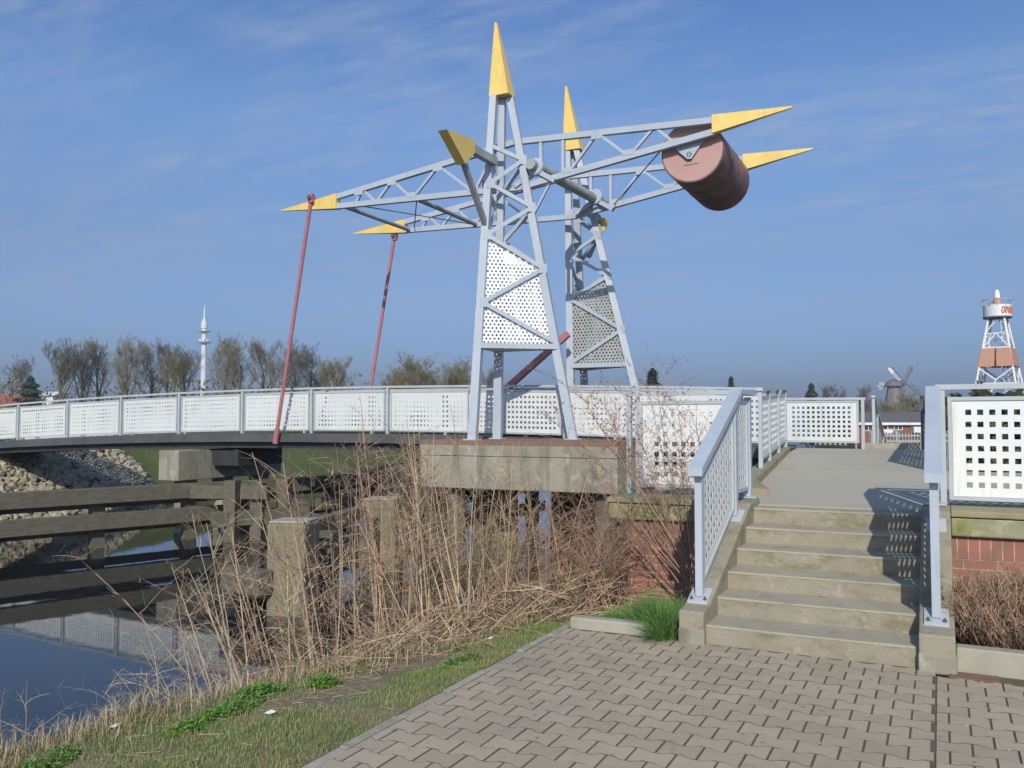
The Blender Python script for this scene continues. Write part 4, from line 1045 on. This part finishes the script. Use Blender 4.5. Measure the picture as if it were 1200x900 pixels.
for i, (k, u, d, tv, lab, wd) in enumerate(rows): tree(k, u, d, tv, lab, group=G, rot=i * 1.7, wid=wd * 1.22)
G2 = 'rounded bare trees beyond the bridge'
tree('round', 487, 95, 410, 'rounded olive bare tree just right of the farther lift rod', group=G2, wid=1.05)
tree('round', 536, 98, 416, 'rounded olive bare tree half hidden by the near pylon left leg', group=G2, rot=2, wid=.9)
tree('round', 462, 100, 428, 'small greyish bare tree left of the rounded olive tree', group=G2, rot=4, wid=.7)
tree('tall2', 570, 105, 425, 'thin bare tree seen between the legs of the near pylon', group=G2, rot=1, wid=.8)
tree('purple', 976, 150, 447, 'purplish bare tree above the white far panel, left of two', group='purplish bare trees', wid=1.0)
tree('purple', 1007, 152, 448, 'purplish bare tree above the white far panel, right of two', group='purplish bare trees', rot=2, wid=.8)
tree('round', 1072, 190, 456, 'dull brown bare tree to the right of the windmill', wid=1.4)
tree('round', 1042, 185, 466, 'dull green bush in front of the windmill', wid=1.3)
def conifer(u, d, top_v, label, wd, seed, mat='conifer'):
    b = far_at(u, d, 0); z0 = ground_z(b[0], b[1]) - .2; ht = E + (495 - top_v) * d / 1010. - z0; r = random.Random(seed)
    o = thing('conifer', label, 'tree', (b[0], b[1], z0))
    MB().tube([(b[0], b[1], z0), (b[0], b[1], z0 + ht * .95)], [.16, .03], 6).build('trunk', M['bark'], o)
    m = MB()
    for i in range(2600):
        t = r.random() ** .8; rad = wd * (1 - t) ** .8 * (.35 + .65 * math.sqrt(r.random())) * (1 + .35 * math.sin(t * 40)); a = r.uniform(0, 6.28)
        c = Vector((b[0] + rad * math.cos(a), b[1] + rad * math.sin(a), z0 + ht * (.08 + .92 * t))); s = r.uniform(.08, .22) * wd * .5
        u_ = Vector((math.cos(a), math.sin(a), -.35)) * s * 1.6; v_ = Vector((-math.sin(a), math.cos(a), r.uniform(-.3, .3))) * s * .6
        m.add([c - u_ * .5, c + v_, c + u_, c - v_], [(0, 1, 2, 3)])
    m.build('crown', M[mat], o)
conifer(35, 120, 441, 'dark green conifer left of the leaning yellowish tree', 3.0, 1)
conifer(765, 60, 432, 'small dark conifer behind the left abutment railing', 2.2, 2)
conifer(857, 110, 441, 'small pointed conifer peeking over the left stair handrail', 2.0, 3)
conifer(951, 130, 449, 'small dark conifer above the white far panel', 2.6, 4)
# understorey hedge far behind the row
hd = MB(); hr_ = random.Random(8)
for i in range(8000):
    u = hr_.uniform(-60, 600); d = hr_.uniform(128, 150); b = far_at(u, d); z0 = ground_z(b[0], b[1]); z = z0 + hr_.random() ** 1.3 * (7.0 + 3.5 * mnoise.noise(Vector((u * .035, 0, 0))))
    s = hr_.uniform(.08, .3); a = hr_.uniform(0, 6.28); c = Vector((b[0], b[1], z))
    u_ = Vector((math.cos(a), math.sin(a), hr_.uniform(-.5, .5))) * s; v_ = Vector((-math.sin(a) * .3, math.cos(a) * .3, 1)) * s
    hd.add([c - u_, c + v_, c + u_, c - v_], [(0, 1, 2, 3)])
tag(hd.build('undergrowth', M['twig_far']), 'brown undergrowth below the far tree row', 'undergrowth', kind='stuff')

# telecom mast
b = far_at(238, 520); z0 = ground_z(b[0], b[1])
tm = thing('telecom_mast', 'slim pale telecommunications tower with round platforms beyond the bare trees', 'tower', (b[0], b[1], z0))
zz = lambda v: E + (495 - v) * 520 / 1010.
MB().lathe([(1.9, 0), (1.5, zz(402) - z0), (1.5, zz(374) - z0)], (b[0], b[1], z0), 24).build('shaft', M['ws'], tm)
for v, r_ in ((401, 4.0), (388, 3.8)):
    MB().lathe([(r_ * .6, -.5), (r_, -.2), (r_, .2), (r_ * .7, .4)], (b[0], b[1], zz(v)), 24).build('platform', M['galv'], tm)
MB().lathe([(2.0, 0), (2.0, 3), (1.0, 4.4)], (b[0], b[1], zz(384.5)), 20).build('cabin', M['ws'], tm)
MB().lathe([(.6, 0), (.45, 5), (.2, 8.5)], (b[0], b[1], zz(374)), 10).build('antenna', M['ws'], tm)
an = MB()
for k in range(8):
    a = k * .785; an.box(b[0] + 2.6 * math.cos(a) - .3, b[0] + 2.6 * math.cos(a) + .3, b[1] + 2.6 * math.sin(a) - .3, b[1] + 2.6 * math.sin(a) + .3, zz(401) + .45, zz(401) + 2.0)
an.build('dishes', M['ws'], tm)

# beacon tower on the right
D = 62.; b = far_at(1171.5, D); z0 = -3.2
zb = lambda v: E + (495 - v) * D / 1010.; px = D / 1010.
bt = thing('beacon_tower', 'white lattice beacon tower with orange panels and a graffiti covered drum', 'beacon', (b[0], b[1], z0))
rt = Vector((math.cos(TH + .25), math.sin(TH + .25), 0)); fw = Vector((-math.sin(TH + .25), math.cos(TH + .25), 0)); bc = Vector((b[0], b[1], 0))
def corner(k, v):       # the four legs taper towards the top
    hw = (9.5 + (v - 370) * (28.5 - 9.5) / (470 - 370)) * px * .82
    sx, sy = ((-1, -1), (1, -1), (1, 1), (-1, 1))[k]; ang = .62
    q = Vector((sx * hw, sy * hw, 0)); q = Vector((q.x * math.cos(ang) - q.y * math.sin(ang), q.x * math.sin(ang) + q.y * math.cos(ang), 0))
    p = bc + rt * q.x + fw * q.y; return Vector((p.x, p.y, zb(v)))
vb_ = 495 - (z0 - E) / px
for k in range(4):
    MB().tube([corner(k, vb_), corner(k, 369)], .085, 8).build('leg', M['ws'], bt)
    k2 = (k + 1) % 4
    for va, vb2 in ((408, 392), (450, 431), (vb_, 450)):
        MB().tube([corner(k, va), corner(k2, va)], .06, 6).build('brace', M['ws'], bt) if va != vb_ else None
    for va, vb2 in ((408, 374), (431 - 22, 388), (446, 432)):
        pass
    m1 = (corner(k, 446) + corner(k2, 446)) / 2
    MB().tube([corner(k, 432), m1], .06, 6).build('brace', M['ws'], bt); MB().tube([corner(k2, 432), m1], .06, 6).build('brace', M['ws'], bt)
    m2 = (corner(k, 391) + corner(k2, 391)) / 2
    MB().tube([corner(k, 408), m2], .05, 6).build('brace', M['ws'], bt); MB().tube([corner(k2, 408), m2], .05, 6).build('brace', M['ws'], bt)
    MB().tube([corner(k, 391), corner(k2, 391)], .05, 6).build('brace', M['ws'], bt)
    MB().tube([corner(k, 391), (corner(k, 374) + corner(k2, 374)) / 2], .045, 6).build('brace', M['ws'], bt)
    MB().tube([corner(k, vb_), m1], .05, 6).build('brace', M['ws'], bt)
    if True:
        o_ = lambda p: p + (p - Vector((bc.x, bc.y, p.z))) * .06
        q = [o_(corner(k, 430)), o_(corner(k2, 430)), o_(corner(k2, 408.5)), o_(corner(k, 408.5))]
        mid = (q[0] + q[1]) / 2; mid2 = (q[2] + q[3]) / 2; nrm = (mid - Vector((bc.x, bc.y, mid.z))).normalized() * .05
        MB().prism([q[0], lerp(q[0], q[1], .47), lerp(q[3], q[2], .47), q[3]], nrm).build('panel', M['orange'], bt, recalc=True)
        MB().prism([lerp(q[0], q[1], .53), q[1], q[2], lerp(q[3], q[2], .53)], nrm).build('panel', M['orange'], bt, recalc=True)
zd = zb(371)
dm = MB().lathe([(15 * px, 0), (15 * px, 13.5 * px)], (b[0], b[1], zd), 32).build('drum', M['ws'], bt)
MB().lathe([(15.3 * px, -.10), (15.3 * px, .0)], (b[0], b[1], zd), 32).build('drum_floor', M['roof'], dm)
# sprayed scrawl on the drum, facing the viewer's right
sg = MB(); rs_ = random.Random(3); r0 = 15.08 * px
def on_drum(a, h): d = -fw * math.cos(a) + rt * math.sin(a); return Vector((b[0], b[1], zd + h)) + d * r0
for (a0, kind) in ((-.36, 0), (-.12, 1), (.12, 2), (.36, 1), (.60, 0)):
    pts = [on_drum(a0 + .10 * math.cos(t * .9 + kind), .42 + .24 * math.sin(t * (1.0 + .35 * kind))) for t in np.linspace(0, 6.4, 14)]
    sg.tube(pts, .04, 4)
sg.build('scrawl', M['graffiti'], dm)
rl = MB(); ring = [(b[0] + 16 * px * math.cos(t), b[1] + 16 * px * math.sin(t), zb(351.5)) for t in np.linspace(0, 6.2832, 25)]
rl.tube(ring, .035, 5)
for p in ring[:-1:2]: rl.tube([(p[0], p[1], zb(358)), p], .025, 4)
rl.build('guard_rail', M['galv'], bt)
MB().lathe([(4.5 * px, 0), (4 * px, 8 * px), (5 * px, 8.5 * px)], (b[0], b[1], zb(357.5)), 16).build('lantern_base', M['orange'], bt)
MB().lathe([(3 * px, 0), (3.2 * px, 3 * px), (2.6 * px, 8 * px), (.6 * px, 10.5 * px)], (b[0], b[1], zb(349)), 16).build('lantern', M['lens'], bt)
ld = MB()
for s in (-.22, .22): ld.tube([bc + rt * s - fw * .9 + Vector((0, 0, z0)), bc + rt * s - fw * .5 + Vector((0, 0, zb(371)))], .03, 4)
for k in range(40):
    t = k / 40.; q = bc - fw * (.9 - .4 * t) + Vector((0, 0, z0 + (zb(371) - z0) * t)); ld.tube([q - rt * .22, q + rt * .22], .02, 4)
ld.build('ladder', M['ws'], bt)

# windmill
D = 300.; b = far_at(1048, D); zb2 = lambda v: E + (495 - v) * D / 1010.; px = D / 1010.
wm = thing('windmill', 'old tapering windmill with four sails beyond the brick houses', 'windmill', (b[0], b[1], -3))
MB().lathe([(17 * px, 0), (7.2 * px, zb2(453) + 3)], (b[0], b[1], -3), 8).build('tower', M['mill'], wm)
MB().lathe([(10.5 * px, 0), (10.8 * px, 1.2 * px), (8.5 * px, 5 * px), (4 * px, 8 * px), (.5 * px, 8.6 * px)], (b[0], b[1], zb2(453)), 16).build('mill_cap', M['mill_cap'], wm)
rt0 = Vector((math.cos(TH), math.sin(TH), 0)); fw0 = Vector((-math.sin(TH), math.cos(TH), 0))
hub = Vector((b[0], b[1], zb2(449))) + (-fw0 * 10 + rt0 * 9) * px
MB().tube([Vector((b[0], b[1], zb2(450))), hub], .9, 8).build('wind_shaft', M['mill_cap'], wm)
for k, (du, dv) in enumerate(((-17, -19), (9, -18), (16, 14), (-9, 18))):
    d = (rt0 * du - Vector((0, 0, dv))); tip = hub + d * px; w_ = Vector((0, 0, 1)).cross(fw0) * 0 + d.cross(fw0).normalized()
    sl = MB().bar(hub, tip, .45, .35, up=fw0).build('sail', M['mill_cap'], wm)
    lat = MB()
    for t in np.linspace(.25, .97, 9):
        q = hub + (tip - hub) * t; lat.bar(q, q + w_ * 1.35, .10, .14, up=fw0)
    for s in (.45, .9, 1.3): lat.bar(hub + (tip - hub) * .25 + w_ * s, tip + w_ * s, .1, .1, up=fw0)
    if k == 0: lat.bar(hub + (tip - hub) * .72 + w_ * .9, tip + w_ * .65, 1.2, .06, up=fw0)
    lat.build('lattice', M['mill_cap'] if k else M['ws'], sl)
ft = MB(); tc_ = Vector((b[0], b[1], zb2(452))) + (fw0 * 6 - rt0 * 12) * px
for k in range(6):
    a = k * 1.047; ft.bar(tc_, tc_ + (rt0 * math.cos(a) + Vector((0, 0, math.sin(a)))) * 5 * px, .7, .15, up=fw0)
ft.bar(tc_, Vector((b[0], b[1], zb2(450))), .5, .5); ft.build('fan_tail', M['galv'], wm)

# brick row houses and other roofs
def house(label, cat, u0, u1, d, v_ridge, v_eave, wall, roof, base, windows=(), depth=6, balc=False, fascia=True):
    P0 = Vector(far_at(u0, d)); P1 = Vector(far_at(u1, d)); ex = (P1 - P0).normalized(); ey = Vector((-ex.y, ex.x, 0)); L_ = (P1 - P0).length
    ze = E + (495 - v_eave) * d / 1010.; zr_ = E + (495 - v_ridge) * (d + depth / 2) / 1010.
    h = thing('house', label, cat, (P0.x, P0.y, base))
    pt = lambda x, y, z: tuple(P0 + ex * x + ey * y + Vector((0, 0, z - P0.z)))
    MB().hexa([pt(0, 0, base), pt(L_, 0, base), pt(L_, depth, base), pt(0, depth, base), pt(0, 0, ze), pt(L_, 0, ze), pt(L_, depth, ze), pt(0, depth, ze)]).build('wall', M[wall], h)
    MB().prism([pt(-.3, -.45, ze + .05), pt(-.3, depth + .45, ze + .05), pt(-.3, depth / 2, zr_)], ex * (L_ + .6)).build('roof', M[roof], h, recalc=True)
    if fascia: MB().hexa([pt(-.3, -.55, ze - .28), pt(L_ + .3, -.55, ze - .28), pt(L_ + .3, -.46, ze - .28), pt(-.3, -.46, ze - .28), pt(-.3, -.55, ze + .04), pt(L_ + .3, -.55, ze + .04), pt(L_ + .3, -.46, ze + .04), pt(-.3, -.46, ze + .04)]).build('fascia', M['ws'], h)
    px_ = d / 1010.
    for (ua, ub, va, vb) in windows:
        x0 = (ua - u0) * px_; x1 = (ub - u0) * px_; z1 = E + (495 - va) * px_; z0_ = E + (495 - vb) * px_
        fr = MB(); t = .09
        for (xa, xb, za, zb_) in ((x0, x1, z0_, z0_ + t), (x0, x1, z1 - t, z1), (x0, x0 + t, z0_ + t, z1 - t), (x1 - t, x1, z0_ + t, z1 - t), ((x0 + x1) / 2 - t / 2, (x0 + x1) / 2 + t / 2, z0_ + t, z1 - t)):
            fr.hexa([pt(xa, -.06, za), pt(xb, -.06, za), pt(xb, .02, za), pt(xa, .02, za), pt(xa, -.06, zb_), pt(xb, -.06, zb_), pt(xb, .02, zb_), pt(xa, .02, zb_)])
        f = fr.build('window', M['ws'], h)
        MB().hexa([pt(x0 + t, -.03, z0_ + t), pt(x1 - t, -.03, z0_ + t), pt(x1 - t, -.005, z0_ + t), pt(x0 + t, -.005, z0_ + t), pt(x0 + t, -.03, z1 - t), pt(x1 - t, -.03, z1 - t), pt(x1 - t, -.005, z1 - t), pt(x0 + t, -.005, z1 - t)]).build('pane', M['glass'], f)
    if balc:
        for (ua, ub, va, vb) in balc:
            x0 = (ua - u0) * px_; x1 = (ub - u0) * px_; z1 = E + (495 - va) * px_; z0_ = E + (495 - vb) * px_
            MB().hexa([pt(x0, -1.1, z0_), pt(x1, -1.1, z0_), pt(x1, -.01, z0_), pt(x0, -.01, z0_), pt(x0, -1.1, z1), pt(x1, -1.1, z1), pt(x1, -.01, z1), pt(x0, -.01, z1)]).build('balcony', M['ws'], h)
    return h
house('red brick row houses with grey roof and white balconies in the railing gap', 'house', 1000, 1110, 115, 482.5, 495.5, 'brick_far', 'roof', -3.6,
      windows=[(1047, 1057, 498, 504), (1049, 1056, 511, 519), (1027, 1040, 498, 505), (1012, 1022, 498, 505), (1080, 1092, 498, 506)], balc=[(1018, 1042, 503, 508.5), (1066, 1092, 500, 507)])
house('red roofed house at the far left behind the bridge railing', 'house', -90, 22, 135, 462, 474, 'brick_far', 'roof_red', 0, fascia=False)
house('small white gabled house between the bare trees at the left', 'house', 44, 62, 170, 459, 464, 'ws', 'ws', 0, fascia=False, depth=6)
# picket fence beyond the far edge of the path
fc = thing('picket_fence', 'grey wooden picket fence seen in the gap beyond the path', 'fence', far_at(1057, 30, -.5))
P0 = Vector(far_at(1020, 30)); P1 = Vector(far_at(1110, 30)); pk = MB(); rl2 = MB(); nP = 26
for k in range(nP):
    q = P0.lerp(P1, k / (nP - 1)); pk.bar((q.x, q.y, -.6), (q.x, q.y, 1.24 + .02 * (k % 2)), .07, .03, up=(P1 - P0).normalized())
pk.build('pickets', M['steel_dull'], fc)
for z in (.95, 1.14): MB().bar((P0.x, P0.y, z), (P1.x, P1.y, z), .04, .07).build('rail', M['steel_dull'], fc)
for k in range(4):
    q = P0.lerp(P1, k / 3.); MB().bar((q.x, q.y + .06, -3.4), (q.x, q.y + .06, 1.3), .09, .09).build('post', M['steel_dull'], fc)
# shrubbery belt behind the right panels
hb = MB()
for i in range(12000):
    u = hr_.uniform(1098, 1330); d = hr_.uniform(40, 48); p = far_at(u, d); z = -3.2 + hr_.random() * (6.2 + 1.0 * mnoise.noise(Vector((u * .05, 3, 0))))
    s = hr_.uniform(.1, .3); a = hr_.uniform(0, 6.28); c = Vector((p[0], p[1], z)); u_ = Vector((math.cos(a), math.sin(a), hr_.uniform(-.5, .5))) * s; v_ = Vector((-math.sin(a) * .5, math.cos(a) * .5, .7)) * s
    hb.add([c - u_, c + v_, c + u_, c - v_], [(0, 1, 2, 3)])
tag(hb.build('hedge', M['hedge']), 'dark hedge behind the right abutment railing', 'hedge')

# ------------------------------------------------------------------ light and sky
SUN_AZ = (.358, -.933); EL = R(31)
sd = bpy.data.lights.new('sun', 'SUN'); so = bpy.data.objects.new('sun', sd); C.objects.link(so)
sd.energy = 4.3; sd.angle = R(.53); sd.color = (1.0, .92, .79)
v = Vector((SUN_AZ[0] * math.cos(EL), SUN_AZ[1] * math.cos(EL), math.sin(EL)))
so.rotation_euler = v.to_track_quat('Z', 'Y').to_euler(); so.location = (5, -20, 30)
wd = bpy.data.worlds.new('World'); sc.world = wd; wd.use_nodes = True
nt = wd.node_tree; nt.nodes.clear()
out = nt.nodes.new('ShaderNodeOutputWorld'); bg = nt.nodes.new('ShaderNodeBackground'); nt.links.new(bg.outputs[0], out.inputs[0])
sky = nt.nodes.new('ShaderNodeTexSky'); sky.sky_type = 'NISHITA'; sky.sun_disc = False
sky.sun_elevation = EL; sky.sun_rotation = math.atan2(SUN_AZ[0], SUN_AZ[1]); sky.altitude = 0
sky.air_density = 1.0; sky.dust_density = 1.2; sky.ozone_density = 2.5
tc = nt.nodes.new('ShaderNodeTexCoord')
# thin cirrus: noise on the sky direction projected on a high layer
sp_ = N(nt, 'ShaderNodeSeparateXYZ'); nt.links.new(tc.outputs['Generated'], sp_.inputs[0])
mz = N(nt, 'ShaderNodeMath', operation='ADD'); mz.inputs[1].default_value = .18; nt.links.new(sp_.outputs[2], mz.inputs[0])
dxn = N(nt, 'ShaderNodeMath', operation='DIVIDE'); nt.links.new(sp_.outputs[0], dxn.inputs[0]); nt.links.new(mz.outputs[0], dxn.inputs[1])
dyn = N(nt, 'ShaderNodeMath', operation='DIVIDE'); nt.links.new(sp_.outputs[1], dyn.inputs[0]); nt.links.new(mz.outputs[0], dyn.inputs[1])
cbn = N(nt, 'ShaderNodeCombineXYZ'); nt.links.new(dxn.outputs[0], cbn.inputs[0]); nt.links.new(dyn.outputs[0], cbn.inputs[1])
mp = N(nt, 'ShaderNodeMapping'); mp.inputs['Rotation'].default_value = (0, 0, R(-35)); mp.inputs['Scale'].default_value = (1.0, 2.6, 1); nt.links.new(cbn.outputs[0], mp.inputs['Vector'])
f1, _ = noise_fac(nt, mp.outputs[0], 1.1, 9, .40, .70, .62)
f2, _ = noise_fac(nt, mp.outputs[0], 6.0, 6, .35, .75, .6)
ml = N(nt, 'ShaderNodeMath', operation='MULTIPLY'); nt.links.new(f1, ml.inputs[0]); nt.links.new(f2, ml.inputs[1])
ml2 = N(nt, 'ShaderNodeMath', operation='MULTIPLY'); nt.links.new(ml.outputs[0], ml2.inputs[0]); ml2.inputs[1].default_value = 1.05
cr_ = nt.nodes.new('ShaderNodeValToRGB'); nt.links.new(sp_.outputs[2], cr_.inputs[0])
el_ = cr_.color_ramp.elements
stops = [(0.0, (.58, .75, 1.20)), (.054, (.58, .76, 1.20)), (.19, (.80, .90, 1.10)), (.33, (1.0, 1.18, 1.44)), (.46, (.72, 1.03, 1.44)), (1.0, (.72, 1.03, 1.44))]
while len(el_) < len(stops): el_.new(.5)
for e_, (p_, c_) in zip(el_, stops): e_.position = p_; e_.color = tuple(q / 1.4 for q in c_) + (1,)
vm = nt.nodes.new('ShaderNodeVectorMath'); vm.operation = 'SCALE'; vm.inputs['Scale'].default_value = 1.4; nt.links.new(cr_.outputs[0], vm.inputs[0])
skc = mix(nt, 1.0, sky.outputs[0], vm.outputs[0], 'MULTIPLY')
hz_ = mix(nt, ml2.outputs[0], skc, (3.6, 4.5, 6.2))
nt.links.new(hz_, bg.inputs['Color']); bg.inputs['Strength'].default_value = .1

HAZE = .0007
if HAZE:
    hm = bpy.data.materials.new('haze_air'); hm.use_nodes = True; hn = hm.node_tree; hn.nodes.clear()
    ho = hn.nodes.new('ShaderNodeOutputMaterial'); hv = hn.nodes.new('ShaderNodeVolumePrincipled'); hn.links.new(hv.outputs[0], ho.inputs['Volume'])
    hv.inputs['Color'].default_value = (.80, .88, 1, 1); hv.inputs['Density'].default_value = HAZE; hv.inputs['Anisotropy'].default_value = .3
    tag(MB().box(-3100, 3100, -70, 4200, -5, 90).build('haze', hm), 'thin pale air', 'haze', kind='stuff')
    sc.cycles.volume_bounces = 0; sc.cycles.volume_step_rate = 10; sc.cycles.volume_max_steps = 32
sc.view_settings.view_transform = 'Standard'; sc.view_settings.look = 'None'; sc.view_settings.exposure = 0; sc.view_settings.gamma = 1
sc.view_settings.use_curve_mapping = False
sc.render.engine = 'CYCLES'
sc.cycles.max_bounces = 6
sc.cycles.use_denoising = True
